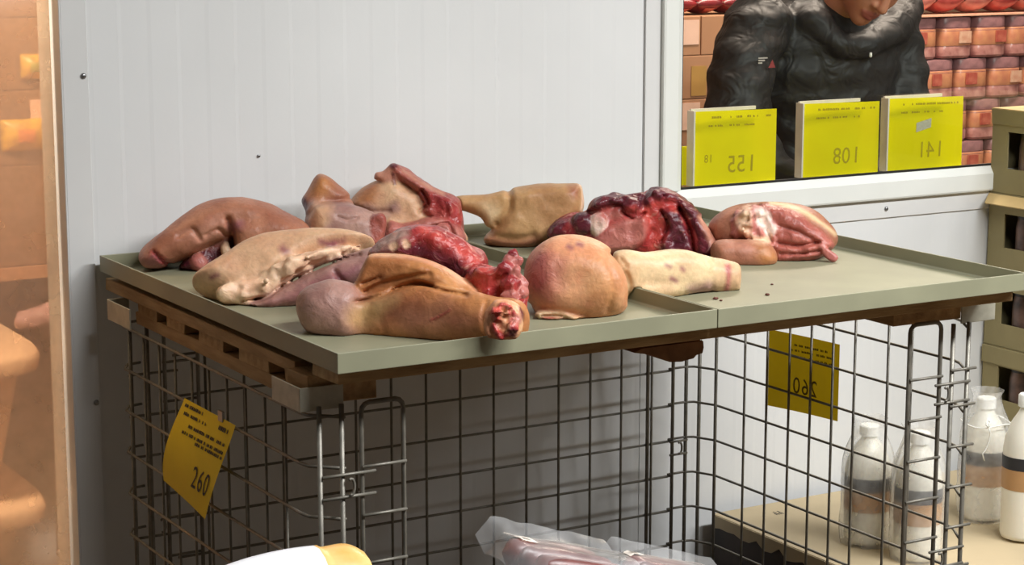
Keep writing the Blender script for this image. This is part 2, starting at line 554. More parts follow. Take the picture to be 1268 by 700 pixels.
class Sculpt:
    def __init__(s, h=0.004):
        s.ops = []; s.h = h; s.lo = np.array([9., 9, 9]); s.hi = -s.lo; s.post = []; s.frame = None

    def _c(s, pts):
        out = []
        for p in pts:
            P = ay(p[0], p[1], p[2])
            out.append((P, p[3] * px2m(P)))
        return out

    def _grow(s, ch):
        for P, r in ch:
            s.lo = np.minimum(s.lo, P - r - 0.02); s.hi = np.maximum(s.hi, P + r + 0.02)

    def add(s, tis, pts, k=0.012, amp=0.0, fr=30, seed=1, kc=None, flat=None):
        ch = s._c(pts); s._grow(ch)
        s.ops.append(['add', tis, lambda P: d_chain(P, ch, k) + (amp * fbm(P, fr, seed, 2) if amp else 0), k, kc or k]); return s

    def addw(s, tis, fn, lo, hi, k=0.012, kc=None):
        s.lo = np.minimum(s.lo, lo); s.hi = np.maximum(s.hi, hi)
        s.ops.append(['add', tis, fn, k, kc or k]); return s

    def sub(s, tis, pts, k=0.006, amp=0.0, fr=30, seed=2):
        ch = s._c(pts)
        s.ops.append(['sub', tis, lambda P: d_chain(P, ch, k) + (amp * fbm(P, fr, seed, 2) if amp else 0), k, k]); return s

    def cut(s, tis, p, n, k=0.004, amp=0.002, fr=60):
        P0 = ay(*p); n = np.array(n, float); n /= np.linalg.norm(n)
        s.ops.append(['sub', tis, lambda P: -((P - P0) @ n) + amp * fbm(P, fr, 5, 2), k, k]); return s

    def paint(s, tis, pts, k=0.006, amp=0.004, fr=40):
        ch = s._c(pts)
        s.ops.append(['paint', tis, lambda P: d_chain(P, ch, k) + amp * fbm(P, fr, 9, 2), k, k]); return s

    # --- bodies swelling out of a traced outline: pts in pixels, Y their distance, T half thickness, R edge rounding
    def pil(s, tis, pts, Y, T_, R, near=None, tilt=0.0, lean=0.0, k=0.006, amp=0.0, fr=30, seed=1, kc=None):
        pts = smooth_poly(pts)
        m = np.mean(pts, 0)
        C0 = ay(m[0], m[1], Y) if near is None else s._near(m[0], m[1], near)
        w = (C0 - CAM) / np.linalg.norm(C0 - CAM)
        u = np.array([w[1], -w[0], 0]); u /= np.linalg.norm(u); v = np.cross(u, w)
        if tilt:
            a = math.radians(tilt); u, w = u * math.cos(a) + w * math.sin(a), w * math.cos(a) - u * math.sin(a)
        if lean:
            a = math.radians(lean); v, w = v * math.cos(a) + w * math.sin(a), w * math.cos(a) - v * math.sin(a)
        Q = []
        for p in pts:
            d = ray(*p); X = CAM + d * (((C0 - CAM) @ w) / (d @ w)) - C0
            Q.append((X @ u, X @ v))
        Q = np.array(Q)
        lk = Raster(Q)
        mn = min(R, T_)
        cen = np.array([C0 + u * q[0] + v * q[1] for q in Q])
        s.lo = np.minimum(s.lo, cen.min(0) - T_ - 0.012); s.hi = np.maximum(s.hi, cen.max(0) + T_ + 0.012)

        def fn(P):
            X = P - C0
            a = np.maximum(0, 1 + lk(X @ u, X @ v) / R)
            f = (np.sqrt(a * a + ((X @ w) / T_) ** 2) - 1) * mn
            return f + (amp * fbm(P, fr, seed, 2) if amp else 0)
        s.ops.append(['add', tis, fn, k, kc or k])
        if s.frame is None: s.frame = (C0, u, v, w)
        return s

    def _near(s, px, py, near):
        """point on the ray of a pixel, near metres in front of the mid plane of the first body"""
        C0, u, v, w = s.frame; d = ray(px, py)
        return CAM + d * ((((C0 - CAM) @ w) - near) / (d @ w))

    def ball(s, tis, px, py, near, r, k=0.006, amp=0.0, fr=50, seed=1):
        P0 = s._near(px, py, near); rr = r * px2m(P0)
        s.lo = np.minimum(s.lo, P0 - rr - 0.02); s.hi = np.maximum(s.hi, P0 + rr + 0.02)
        s.ops.append(['add', tis, lambda P: np.linalg.norm(P - P0, axis=-1) - rr + (amp * fbm(P, fr, seed, 2) if amp else 0), k, k]); return s

    def _line(s, pts):
        C0, u, v, w = s.frame
        Q = []
        for p in smooth_poly(pts, closed=False):
            d = ray(*p); X = CAM + d * (((C0 - CAM) @ w) / (d @ w)) - C0
            Q.append((X @ u, X @ v))
        return np.array(Q)

    def dent(s, pts, rad, depth):
        C0, u, v, w = s.frame; Q = s._line(pts)

        def fn(P):
            X = P - C0; q = np.stack([X @ u, X @ v], -1)
            return depth * np.exp(-(seg_dist(q, Q) / rad) ** 2)
        s.ops.append(['dent', 'pink', fn, 0, 0]); return s

    def stroke(s, tis, pts, rad, k=0.003, amp=0.002, fr=60):
        C0, u, v, w = s.frame; Q = s._line(pts)

        def fn(P):
            X = P - C0; q = np.stack([X @ u, X @ v], -1)
            return seg_dist(q, Q) - rad + amp * fbm(P, fr, 9, 2)
        s.ops.append(['paint', tis, fn, k, k]); return s

    def region(s, tis, pts, k=0.008, amp=0.006, fr=45):
        C0, u, v, w = s.frame
        Q = []
        for p in smooth_poly(pts):
            d = ray(*p); X = CAM + d * (((C0 - CAM) @ w) / (d @ w)) - C0
            Q.append((X @ u, X @ v))
        lk = Raster(np.array(Q))

        def fn(P):
            X = P - C0
            return lk(X @ u, X @ v) + amp * fbm(P, fr, 9, 2)
        s.ops.append(['paint', tis, fn, k, k]); return s

    def dist(s, P, colors=False):
        d = None; col = None; part = None; wet = None
        for kind, tis, fn, k, kc in s.ops:
            if kind == 'paint' and not colors: continue
            e = fn(P)
            if kind == 'dent':
                d = d + e
                continue
            if colors:
                tc = tissue_col(tis, P); oh = np.zeros(P.shape[:-1] + (3,)); oh[..., T[tis][4]] = 1; wt = T[tis][5]
            if d is None:
                d = e
                if colors: col, part, wet = tc, oh, np.full(P.shape[:-1], wt)
                continue
            if kind == 'add':
                d2, w = smin(d, e, k)
                if colors: w = np.clip(0.5 + 0.5 * (d - e) / (kc * 0.6), 0, 1)
                d = d2
            elif kind == 'sub':
                d2, w = smin(-d, e, k); d2 = -d2
                if colors: w = np.clip(0.5 + 0.5 * (-d - e + 0.4 * kc) / (kc * 0.8), 0, 1)
                d = d2
            else:
                w = np.clip(0.5 - 0.5 * e / k, 0, 1) if colors else None
            if colors:
                w1 = w[..., None]
                col = col * (1 - w1) + tc * w1; part = part * (1 - w1) + oh * w1; wet = wet * (1 - w) + wt * w
        for fn in s.post:
            if isinstance(fn, tuple):
                f_, lo, hi = fn
                m = (d < 0.012) & (P > lo).all(-1) & (P < hi).all(-1)
                if m.any(): d[m] = np.maximum(d[m], f_(P[m]))
            else:
                d = np.maximum(d, fn(P))
        return (d, col, part, wet) if colors else d

    def mesh(s):
        h = s.h
        n = np.ceil((s.hi - s.lo) / h).astype(int) + 1
        ax_ = [s.lo[i] + h * np.arange(n[i]) for i in range(3)]
        G = np.stack(np.meshgrid(*ax_, indexing='ij'), -1)
        # coarse pass first, then only the band around the surface
        st = 4
        Dc = s.dist(np.ascontiguousarray(G[::st, ::st, ::st]))
        up = [np.minimum((np.arange(n[i]) + st // 2) // st, Dc.shape[i] - 1) for i in range(3)]
        D = Dc[np.ix_(*up)]
        near = np.abs(D) < h * st * 1.9 + 0.008
        D[near] = s.dist(G[near])
        D[0], D[-1] = 1, 1; D[:, 0], D[:, -1] = 1, 1; D[:, :, 0], D[:, :, -1] = 1, 1
        neg = D < 0
        cs = tuple(n - 1)
        acc = np.zeros(cs + (3,)); cnt = np.zeros(cs)
        offs = [(a, b, c) for a in (0, 1) for b in (0, 1) for c in (0, 1)]
        for o0 in offs:
            for axis in range(3):
                if o0[axis]: continue
                o1 = list(o0); o1[axis] = 1
                sl0 = tuple(slice(o0[i], o0[i] + cs[i]) for i in range(3))
                sl1 = tuple(slice(o1[i], o1[i] + cs[i]) for i in range(3))
                m = neg[sl0] != neg[sl1]
                a, b = D[sl0][m], D[sl1][m]
                t = a / (a - b)
                p = np.tile(np.array(o0, float), (len(t), 1)); p[:, axis] += t
                acc[m] += p; cnt[m] += 1
        ids = -np.ones(cs, int)
        act = cnt > 0
        ids[act] = np.arange(act.sum())
        idx = np.argwhere(act)
        V = s.lo + h * (idx + acc[act] / cnt[act][:, None])
        Fs = []
        for axis in range(3):
            sl0 = [slice(1, n[i] - 1) for i in range(3)]; sl1 = list(sl0)
            sl0[axis] = slice(0, n[axis] - 1); sl1[axis] = slice(1, n[axis])
            A, Bn = neg[tuple(sl0)], neg[tuple(sl1)]
            e = np.argwhere(A != Bn)
            flip = A[A != Bn]
            base = e.copy()
            u, v = [(1, 2), (2, 0), (0, 1)][axis]
            for i in range(3):
                if i != axis: base[:, i] += 1
            q = []
            for du, dv in ((-1, -1), (0, -1), (0, 0), (-1, 0)):
                c = base.copy(); c[:, u] += du; c[:, v] += dv
                q.append(ids[c[:, 0], c[:, 1], c[:, 2]])
            q = np.stack(q, 1)
            q[~flip] = q[~flip][:, ::-1]
            Fs.append(q)
        Fq = np.concatenate(Fs)
        Fq = Fq[(Fq >= 0).all(1)]
        # two newton steps onto the surface
        for _ in range(2):
            d0 = s.dist(V); e_ = 0.0008
            g = np.stack([s.dist(V + np.eye(3)[i] * e_) - d0 for i in range(3)], -1) / e_
            st = d0[:, None] * g / (np.sum(g * g, -1, keepdims=True) + 1e-3)
            V = V - np.clip(st, -h * 0.5, h * 0.5)
        _, col, part, wet = s.dist(V, True)
        return V, Fq, np.clip(col, 0, 1), part, wet


def meat_material():
    m, nt, p = node_mat('meat_surface')
    at = nt.nodes.new('ShaderNodeAttribute'); at.attribute_name = 'tissue'
    aw = nt.nodes.new('ShaderNodeAttribute'); aw.attribute_name = 'wet'
    tc = nt.nodes.new('ShaderNodeTexCoord')
    n1 = nt.nodes.new('ShaderNodeTexNoise'); n1.inputs['Scale'].default_value = 130; n1.inputs['Detail'].default_value = 5
    n2 = nt.nodes.new('ShaderNodeTexNoise'); n2.inputs['Scale'].default_value = 45; n2.inputs['Detail'].default_value = 4; n2.inputs['Distortion'].default_value = 1.2
    for n_ in (n1, n2): nt.links.new(tc.outputs['Object'], n_.inputs[0])
    mr = nt.nodes.new('ShaderNodeMapRange'); mr.inputs[1].default_value = 0.25; mr.inputs[2].default_value = 0.75; mr.inputs[3].default_value = 0.88; mr.inputs[4].default_value = 1.10
    nt.links.new(n1.outputs[0], mr.inputs[0])
    mx = nt.nodes.new('ShaderNodeVectorMath'); mx.operation = 'SCALE'
    nt.links.new(at.outputs['Color'], mx.inputs[0]); nt.links.new(mr.outputs[0], mx.inputs['Scale'])
    # marbling: pale streaks where the surface is wet flesh
    rp = nt.nodes.new('ShaderNodeValToRGB'); rp.color_ramp.elements[0].position = 0.60; rp.color_ramp.elements[1].position = 0.74
    nt.links.new(n2.outputs[0], rp.inputs[0])
    mu = nt.nodes.new('ShaderNodeMath'); mu.operation = 'MULTIPLY'
    w2 = nt.nodes.new('ShaderNodeMapRange'); w2.inputs[1].default_value = 0.45; w2.inputs[2].default_value = 0.9; w2.inputs[3].default_value = 0; w2.inputs[4].default_value = 0.42
    nt.links.new(aw.outputs['Fac'], w2.inputs[0])
    nt.links.new(rp.outputs[0], mu.inputs[0]); nt.links.new(w2.outputs[0], mu.inputs[1])
    mc = nt.nodes.new('ShaderNodeMix'); mc.data_type = 'RGBA'
    nt.links.new(mu.outputs[0], mc.inputs['Factor']); nt.links.new(mx.outputs[0], mc.inputs['A']); mc.inputs['B'].default_value = (*lin((226, 170, 150)), 1)
    nt.links.new(mc.outputs['Result'], p.inputs['Base Color'])
    ro = nt.nodes.new('ShaderNodeMapRange'); ro.inputs[3].default_value = 0.52; ro.inputs[4].default_value = 0.30
    nt.links.new(aw.outputs['Fac'], ro.inputs[0]); nt.links.new(ro.outputs[0], p.inputs['Roughness'])
    p.inputs['Specular IOR Level'].default_value = 0.4
    p.inputs['Subsurface Weight'].default_value = 0.12
    p.inputs['Subsurface Radius'].default_value = (0.012, 0.005, 0.003)
    ad = nt.nodes.new('ShaderNodeMath'); ad.operation = 'MULTIPLY_ADD'
    w3 = nt.nodes.new('ShaderNodeMapRange'); w3.inputs[1].default_value = 0.2; w3.inputs[2].default_value = 0.9; w3.inputs[3].default_value = 0.35; w3.inputs[4].default_value = 2.2
    nt.links.new(aw.outputs['Fac'], w3.inputs[0])
    m1 = nt.nodes.new('ShaderNodeMath'); m1.operation = 'MULTIPLY'; m1.inputs[1].default_value = 0.30
    nt.links.new(n1.outputs[0], m1.inputs[0])
    nt.links.new(n2.outputs[0], ad.inputs[0]); nt.links.new(w3.outputs[0], ad.inputs[1]); nt.links.new(m1.outputs[0], ad.inputs[2])
    bp = nt.nodes.new('ShaderNodeBump'); bp.inputs['Strength'].default_value = 0.5; bp.inputs['Distance'].default_value = 0.005
    nt.links.new(ad.outputs[0], bp.inputs['Height']); nt.links.new(bp.outputs[0], p.inputs['Normal'])
    return m


M_MEAT = meat_material()


def attr_mat(name, rough=0.6, bump=0.2, bs=60, sss=0.0):
    m, nt, p = node_mat(name)
    at = nt.nodes.new('ShaderNodeAttribute'); at.attribute_name = 'tissue'
    nt.links.new(at.outputs['Color'], p.inputs['Base Color'])
    p.inputs['Roughness'].default_value = rough
    if sss:
        p.inputs['Subsurface Weight'].default_value = sss; p.inputs['Subsurface Radius'].default_value = (0.012, 0.005, 0.003)
    tc = nt.nodes.new('ShaderNodeTexCoord'); n1 = nt.nodes.new('ShaderNodeTexNoise'); n1.inputs['Scale'].default_value = bs; n1.inputs['Distortion'].default_value = 0.8
    nt.links.new(tc.outputs['Object'], n1.inputs[0])
    bp = nt.nodes.new('ShaderNodeBump'); bp.inputs['Strength'].default_value = bump; bp.inputs['Distance'].default_value = 0.005 * (60 / bs)
    nt.links.new(n1.outputs[0], bp.inputs['Height']); nt.links.new(bp.outputs[0], p.inputs['Normal'])
    return m


def sculpt_mesh(name, V, Fq, col, wet, material, origin, normals=None):
    me = bpy.data.meshes.new(name)
    me.vertices.add(len(V)); me.vertices.foreach_set('co', (V - origin).astype(np.float32).ravel())
    me.loops.add(4 * len(Fq)); me.loops.foreach_set('vertex_index', Fq.astype(np.int32).ravel())
    me.polygons.add(len(Fq)); me.polygons.foreach_set('loop_start', (4 * np.arange(len(Fq))).astype(np.int32))
    me.polygons.foreach_set('use_smooth', np.ones(len(Fq), bool))
    me.update(calc_edges=True); me.validate()
    a = me.attributes.new('tissue', 'FLOAT_COLOR', 'POINT')
    a.data.foreach_set('color', np.concatenate([col, np.ones((len(V), 1))], 1).astype(np.float32).ravel())
    b = me.attributes.new('wet', 'FLOAT', 'POINT'); b.data.foreach_set('value', wet.astype(np.float32))
    me.materials.append(material)
    if normals is not None:
        me.normals_split_custom_set_from_vertices([tuple(v) for v in normals])
    return me


def vnormals(V, Fq):
    N = np.cross(V[Fq[:, 2]] - V[Fq[:, 0]], V[Fq[:, 3]] - V[Fq[:, 1]])
    out = np.zeros_like(V)
    for k in range(4): np.add.at(out, Fq[:, k], N)
    return out / (np.linalg.norm(out, axis=1, keepdims=True) + 1e-12)


PART_NAMES = ('skin', 'raw_flesh', 'fat')


def build_meat(name, S, label, cat, group, names=PART_NAMES, material=None):
    V, Fq, col, part, wet = S.mesh()
    base = np.array([V[:, 0].mean(), V[:, 1].mean(), V[:, 2].min()])
    N = vnormals(V, Fq)
    fl = part[Fq].sum(1).argmax(1)
    # majority filter over neighbours so that parts have clean borders
    vp = part.copy()
    for _ in range(4):
        acc = np.zeros_like(vp); c = np.zeros(len(vp))
        for k in range(4):
            np.add.at(acc, Fq[:, k], vp[Fq].mean(1)); np.add.at(c, Fq[:, k], 1)
        vp = acc / c[:, None]
    fl = vp[Fq].sum(1).argmax(1)
    root = empty(name, tuple(base)); tag(root, label, cat, group)

    def comps(sel):
        f = Fq[sel]; lab = np.arange(len(V))
        while True:
            m = lab[f].min(1); new = lab.copy()
            for k in range(4): np.minimum.at(new, f[:, k], m)
            new = new[new]
            if (new == lab).all(): return lab[f[:, 0]]
            lab = new
    for _ in range(2):                                  # specks join the tissue around them
        for t in (1, 2, 0):
            idx = np.flatnonzero(fl == t)
            if not len(idx): continue
            c = comps(idx); u, cnt = np.unique(c, return_counts=True)
            for q in u[cnt < 60]:
                mem = idx[c == q]; vs_ = np.unique(Fq[mem])
                hit = np.zeros(len(V), bool); hit[vs_] = True
                nb = hit[Fq].any(1); nb[mem] = False
                if nb.any(): fl[mem] = np.bincount(fl[nb], minlength=3).argmax()
    for t in range(3):
        idx = np.flatnonzero(fl == t)
        if not len(idx): continue
        c = comps(idx)
        for q in np.unique(c):
            fs = Fq[idx[c == q]]
            used = np.unique(fs); mp = -np.ones(len(V), int); mp[used] = np.arange(len(used))
            me = sculpt_mesh(names[t], V[used], mp[fs], col[used], wet[used], material or M_MEAT, base, N[used])
            obj_from_mesh(names[t], me, root)
    return root


# ------------------------------------------------------------------ trays
ZT, ZF = 0.940, 0.9135           # rim top, inner floor
TX0, TX1, TX2, TY0, TY1 = 1.236, 1.9165, 2.6005, 2.597, 3.630


def tray(x0, x1, label):
    y0, y1, zb = TY0, TY1, 0.909
    t = 0.0035
    bev = 0.004
    o = [(x0, y0), (x1, y0), (x1, y1), (x0, y1)]
    i = [(x0 + t, y0 + t), (x1 - t, y0 + t), (x1 - t, y1 - t), (x0 + t, y1 - t)]
    j = [(x0 + t + bev, y0 + t + bev), (x1 - t - bev, y0 + t + bev), (x1 - t - bev, y1 - t - bev), (x0 + t + bev, y1 - t - bev)]
    vs_ = [(x, y, zb) for x, y in o] + [(x, y, ZT) for x, y in o] + [(x, y, ZT) for x, y in i] + [(x, y, ZF + bev) for x, y in i] + [(x, y, ZF) for x, y in j]
    fs = [(3, 2, 1, 0), (16, 17, 18, 19)]
    for r in range(4):
        for k in range(4):
            fs.append((r * 4 + k, r * 4 + (k + 1) % 4, (r + 1) * 4 + (k + 1) % 4, (r + 1) * 4 + k))
    ob = MB().quadmesh(vs_, fs).build('meat_tray', M_TRAY, origin=((x0 + x1) / 2, (y0 + y1) / 2, zb), bevel=0.0012, segs=2)
    tag(ob, label, 'tray', 'steel meat trays side by side')
    return ob


tray(TX0, TX1 - 0.001, 'grey painted steel tray heaped with pork legs at the doorway end')
tray(TX1 + 0.001, TX2, 'grey painted steel tray with one meat joint and mostly bare floor')

# ------------------------------------------------------------------ wooden pallet under the trays
pal = empty('wooden_pallet', (1.24, 2.62, 0.825)); tag(pal, 'rough wooden pallet boards between the trays and the wire cage', 'pallet')


def board(x0, x1, y0, y1, z0, z1, name='board', along='y'):
    mb = MB().box(x0, x1, y0, y1, z0, z1, jit=0.0015)
    c = ((x0 + x1) / 2, (y0 + y1) / 2, (z0 + z1) / 2)
    return mb.build(name, M_WOOD if along == 'y' else M_WOODX, pal, origin=c, bevel=0.002, segs=2)


board(1.249, 2.592, 2.622, 2.712, 0.8865, 0.9068, along='x')
board(1.30, 2.59, 2.99, 3.08, 0.8865, 0.9068, along='x')
board(1.30, 2.59, 3.50, 3.60, 0.8865, 0.9068, along='x')
board(1.252, 1.335, 2.782, 3.645, 0.8715, 0.8925)
board(1.82, 1.92, 2.73, 3.60, 0.8715, 0.8885)
board(2.46, 2.55, 2.73, 3.60, 0.8715, 0.8885)
for y0, y1 in ((2.80, 2.845), (2.905, 3.03), (3.095, 3.205), (3.27, 3.36), (3.405, 3.50)):
    board(1.262, 2.50, y0, y1, 0.8475, 0.8710, 'slat', 'x')
board(1.264, 1.34, 2.86, 3.52, 0.8245, 0.8470)
board(1.238, 1.353, 2.704, 2.778, 0.8390, 0.8845, 'block', 'y')
# bearer ends showing under the front edge
mb = MB()
c = ((1.82 + 1.937) / 2, 2.70, 0.86)
prof = [(1.815, 0.8735), (1.937, 0.8735), (1.9385, 0.862), (1.936, 0.853), (1.924, 0.851), (1.918, 0.846), (1.893, 0.843), (1.870, 0.845), (1.85, 0.853), (1.83, 0.862), (1.80, 0.868)]
n = len(prof)
mb.quadmesh([(x, 2.664, z) for x, z in prof] + [(x, 2.79, z) for x, z in prof],
            [tuple(range(n)), tuple(range(n, 2 * n))] + [(i, (i + 1) % n, n + (i + 1) % n, n + i) for i in range(n)])
mb.build('block', mat('dark_pallet_wood', (112, 76, 46), 0.8, rgb2=(142, 100, 62), scale=30, bump=0.3), pal, origin=c)
board(2.385, 2.545, 2.705, 2.79, 0.845, 0.8710, 'block', 'y')

# ------------------------------------------------------------------ wire mesh cage
cage = empty('wire_mesh_cage', (1.92, 3.12, 0.0)); tag(cage, 'galvanised wire mesh cage with open front carrying the meat trays', 'cage')
RW = 0.0027
XL, XR, YF, YB = 1.250, 2.583, 2.682, 3.560
ZBOT = 0.10
zl = [0.8155 - 0.0803 * k for k in range(9)]
zr = [0.832 - 0.0798 * k for k in range(10)]
zb_ = [0.827 - 0.0800 * k for k in range(10)]
# back panel
b = MB()
x = 1.4135
while x < 2.46:
    b.tube([(x, YB, ZBOT), (x, YB, 0.84)], RW, 6); x += 0.0799
for z in zb_:
    b.tube([(1.35, YB + 0.004, z), (2.50, YB + 0.004, z)], RW, 6)
b.build('back_panel', M_WIRE, cage, smooth=True)
# left side panel with wires bent round both corners
b = MB()
for z in zl:
    b.tube([(1.2885, 3.570, z + 0.004), (1.262, 3.568, z + 0.003), (XL, 3.548, z), (XL, 2.765, z), (XL + 0.004, 2.742, z), (1.290, YF + 0.006, z + 0.004)], RW, 6)
for k in range(9):
    y = 2.83 + 0.0785 * k
    b.tube([(XL + 0.005, y, ZBOT), (XL + 0.005, y, 0.815)], RW * 0.85, 6)
b.build('side_panel', M_WIRE, cage, smooth=True)
# right side panel
b = MB()
for z in zr:
    b.tube([(2.497, YB, z), (2.540, YB, z), (2.560, 3.552, z), (XR, 3.50, z), (XR, 2.76, z), (2.575, 2.735, z), (2.545, YF + 0.006, z)], RW, 6)
for px in (886, 921.5, 949, 976.5, 1003, 1030, 1057, 1098, 1127):
    q = ax(px, 500, XR - 0.005)
    b.tube([(XR - 0.005, q[1], ZBOT), (XR - 0.005, q[1], 0.84)], RW * (1.35 if px == 886 else 1.0), 6)
b.build('side_panel', M_WIRE, cage, smooth=True)


def rung(b, x0, x1, y, z, r=RW):
    b.tube([(x0, y, z), (x1, y, z)], r, 6)


def post(xs, y, rungs, side, rr=0.0042):
    b = MB()
    for x in xs:
        b.tube([(x, y, 0.02), (x, y, 0.842)], rr, 8)
    for x0, x1, z in rungs:
        rung(b, x0, x1, y - 0.006 * side, z)
    b.build('corner_post', M_WIRE, cage, smooth=True)


def hoop(x0, x1, y, ztop, zs, side, rr=0.0040):
    b = MB()
    r = 0.014
    pts = [(x0, y, 0.06), (x0, y, ztop - r)]
    pts += [(x0 + r - r * math.cos(a), y, ztop - r + r * math.sin(a)) for a in (0.5, 1.0, 1.57)]
    pts += [(x1 - r + r * math.sin(a), y, ztop - r + r * math.cos(a)) for a in (0.0, 0.57, 1.07)]
    pts += [(x1, y, ztop - r), (x1, y, 0.06)]
    b.tube(pts, rr, 8)
    for z in zs:
        rung(b, x0 - 0.002, x1 + 0.002, y - 0.006 * side, z)
    b.build('gate_hoop', M_WIRE, cage, smooth=True)


def hook(x, y, z, side):
    b = MB()
    pts = [(x + 0.006 * math.cos(a), y - side * 0.010, z + 0.013 * math.sin(a)) for a in np.linspace(-1.9, 2.2, 9)]
    b.tube(pts, 0.0024, 6)
    b.build('latch_hook', M_WIRE, cage, smooth=True)


fl_r = [(1.246, 1.335, 0.733), (1.246, 1.335, 0.698), (1.246, 1.335, 0.41), (1.246, 1.335, 0.375)]
post((1.2445, 1.2815), YF, fl_r, 1)
hoop(1.3145, 1.3860, YF, 0.8395, [0.741 - 0.0765 * k for k in range(8)], 1)
hook(1.291, YF, 0.714, 1)
fr_r = [(2.500, 2.560, 0.757 - 0.0 * 1), (2.463, 2.546, 0.7335), (2.463, 2.546, 0.6985), (2.463, 2.546, 0.420), (2.463, 2.546, 0.388)] + [(2.500, 2.560, 0.690 - 0.0765 * k) for k in range(7)]
post((2.507, 2.5445), YF, fr_r, 1)
hoop(2.4045, 2.4775, YF, 0.8495, [0.750 - 0.0755 * k for k in range(9)], 1)
hook(2.486, YF, 0.716, 1)
hook(2.486, YF, 0.404, 1)
post((1.2650, 1.2985), YB, [(1.262, 1.36, zb_[k] - 0.03) for k in range(1, 9, 1)], -1)
hoop(1.3320, 1.3990, YB, 0.838, [0.735 - 0.0765 * k for k in range(8)], -1)
hook(1.315, YB, 0.42, 1)
post((2.5440, 2.5800), YB, [(2.498, 2.545, 0.428), (2.498, 2.545, 0.398)], 1)
hoop(2.4415, 2.5085, YB, 0.838, [zb_[k] for k in range(1, 9)], -1)
hook(2.522, YB, 0.413, 1)


def corner_plate(xa, xb, ya, yb, z0, z1, xin, yin):
    t = 0.003
    b = MB()
    # L-shaped folded plate: one leg across, one leg along the side
    b.box(min(xa, xb), max(xa, xb), yin[0], yin[1], z0, z1)
    b.box(xin[0], xin[1], ya, yb, z0, z1)
    b.build('corner_plate', M_PLATE, cage, bevel=0.0008, segs=1)


corner_plate(1.220, 1.292, 2.6985, 2.80, 0.833, 0.870, (1.220, 1.223), (2.6955, 2.6985))
corner_plate(2.541, 2.624, 2.7015, 2.80, 0.836, 0.8725, (2.621, 2.624), (2.6985, 2.7015))
corner_plate(1.220, 1.262, 3.430, 3.5475, 0.832, 0.8700, (1.220, 1.223), (3.5475, 3.5505))
corner_plate(2.541, 2.624, 3.430, 3.5475, 0.832, 0.8700, (2.621, 2.624), (3.5475, 3.5505))
b = MB()
b.tube([(XL, YF + 0.02, ZBOT), (XR, YF + 0.02, ZBOT), (XR, YB, ZBOT), (XL, YB, ZBOT), (XL, YF + 0.02, ZBOT)], 0.006, 8)
for k in range(12):
    xx = XL + 0.05 + k * 0.11
    b.tube([(xx, YF + 0.02, ZBOT), (xx, YB, ZBOT)], RW, 6)
b.build('base_grid', M_WIRE, cage, smooth=True)


# ------------------------------------------------------------------ meat
RIMS_X = (TX0, TX1, TX2)


def floor_clip(P):
    fz = np.full(P.shape[:-1], ZF + 0.0006)
    for xr in RIMS_X: fz = np.where(np.abs(P[..., 0] - xr) < 0.0062, ZT + 0.0006, fz)
    fz = np.where(P[..., 1] < TY0 + 0.0055, ZT + 0.0006, fz)
    fz = np.where(P[..., 1] > TY1 - 0.0055, ZT + 0.0006, fz)
    return fz - P[..., 2]


def wall_clip(P):
    return P[..., 1] - (WY - 0.004)


done = []


def finish(name, S, label, cat='meat', group='pork joints on the trays'):
    S.post += [floor_clip, wall_clip]
    for o_, lo, hi in done:
        if (lo < S.hi).all() and (S.lo < hi).all():
            S.post.append((lambda P, o_=o_: 0.0015 - o_.dist(P), lo, hi))
    ob = build_meat(name, S, label, cat, group)
    done.append((S, S.lo.copy(), S.hi.copy()))
    return ob


# front haunch with sawn shank end towards the aisle
S = Sculpt(0.0034)
S.pil('mauve', [(367, 385), (372, 362), (392, 350), (412, 346), (436, 352), (448, 370), (448, 410), (430, 424), (405, 420), (378, 408)], 2.87, 0.05, 0.045, amp=0.003)
S.pil('orange', [(415, 398), (428, 374), (455, 361), (500, 354), (535, 352), (570, 358), (615, 368), (640, 371), (651, 384), (652, 408), (640, 423), (600, 425), (550, 427), (480, 429), (435, 427)], 2.745, 0.036, 0.036, tilt=-28, k=0.02, kc=0.05, amp=0.002)
S.pil('flesh', [(458, 320), (466, 300), (485, 288), (510, 278), (535, 279), (560, 288), (590, 306), (604, 322), (602, 338), (616, 350), (612, 366), (590, 366), (560, 345), (500, 330)], 2.90, 0.055, 0.028, k=0.004, amp=0.005, fr=40)
S.pil('orange', [(438, 373), (445, 345), (455, 322), (466, 314), (500, 315), (535, 324), (565, 340), (592, 363), (570, 366), (540, 362), (518, 352), (500, 353), (475, 363), (455, 371)], 2.83, 0.042, 0.018, tilt=-15, k=0.003, amp=0.002)
S.pil('orange', [(430, 385), (440, 350), (470, 330), (520, 332), (560, 348), (590, 368), (600, 385), (560, 395), (480, 395)], 2.815, 0.030, 0.02, tilt=-15, k=0.004)
S.pil('bright', [(578, 342), (595, 326), (612, 332), (623, 345), (624, 365), (640, 373), (612, 374), (592, 366)], 2.77, 0.028, 0.014, k=0.006, amp=0.007, fr=55)
S.pil('bright', [(588, 338), (612, 331), (630, 328), (644, 340), (652, 362), (652, 388), (630, 382), (600, 374)], 2.735, 0.025, 0.014, k=0.006, amp=0.006, fr=55)
for i, (x, y, r, n_) in enumerate([(636, 314, 6, .08), (630, 322, 8, .08), (640, 326, 8, .09), (625, 333, 9, .09), (638, 338, 9, .10), (646, 348, 8, .105), (633, 352, 11, .11), (646, 364, 9, .115), (632, 368, 11, .12), (645, 378, 9, .135), (640, 386, 8, .15)]):
    S.add('rose' if i % 3 else 'flesh', [(x, y, 2.80 - n_ * 0.9, r)], k=0.005, amp=0.006, fr=70, seed=i)
S.pil('peach', [(598, 398), (601, 382), (612, 372), (628, 371), (643, 378), (648, 396), (645, 413), (633, 424), (614, 424), (602, 415)], 2.574, 0.016, 0.008, k=0.006)
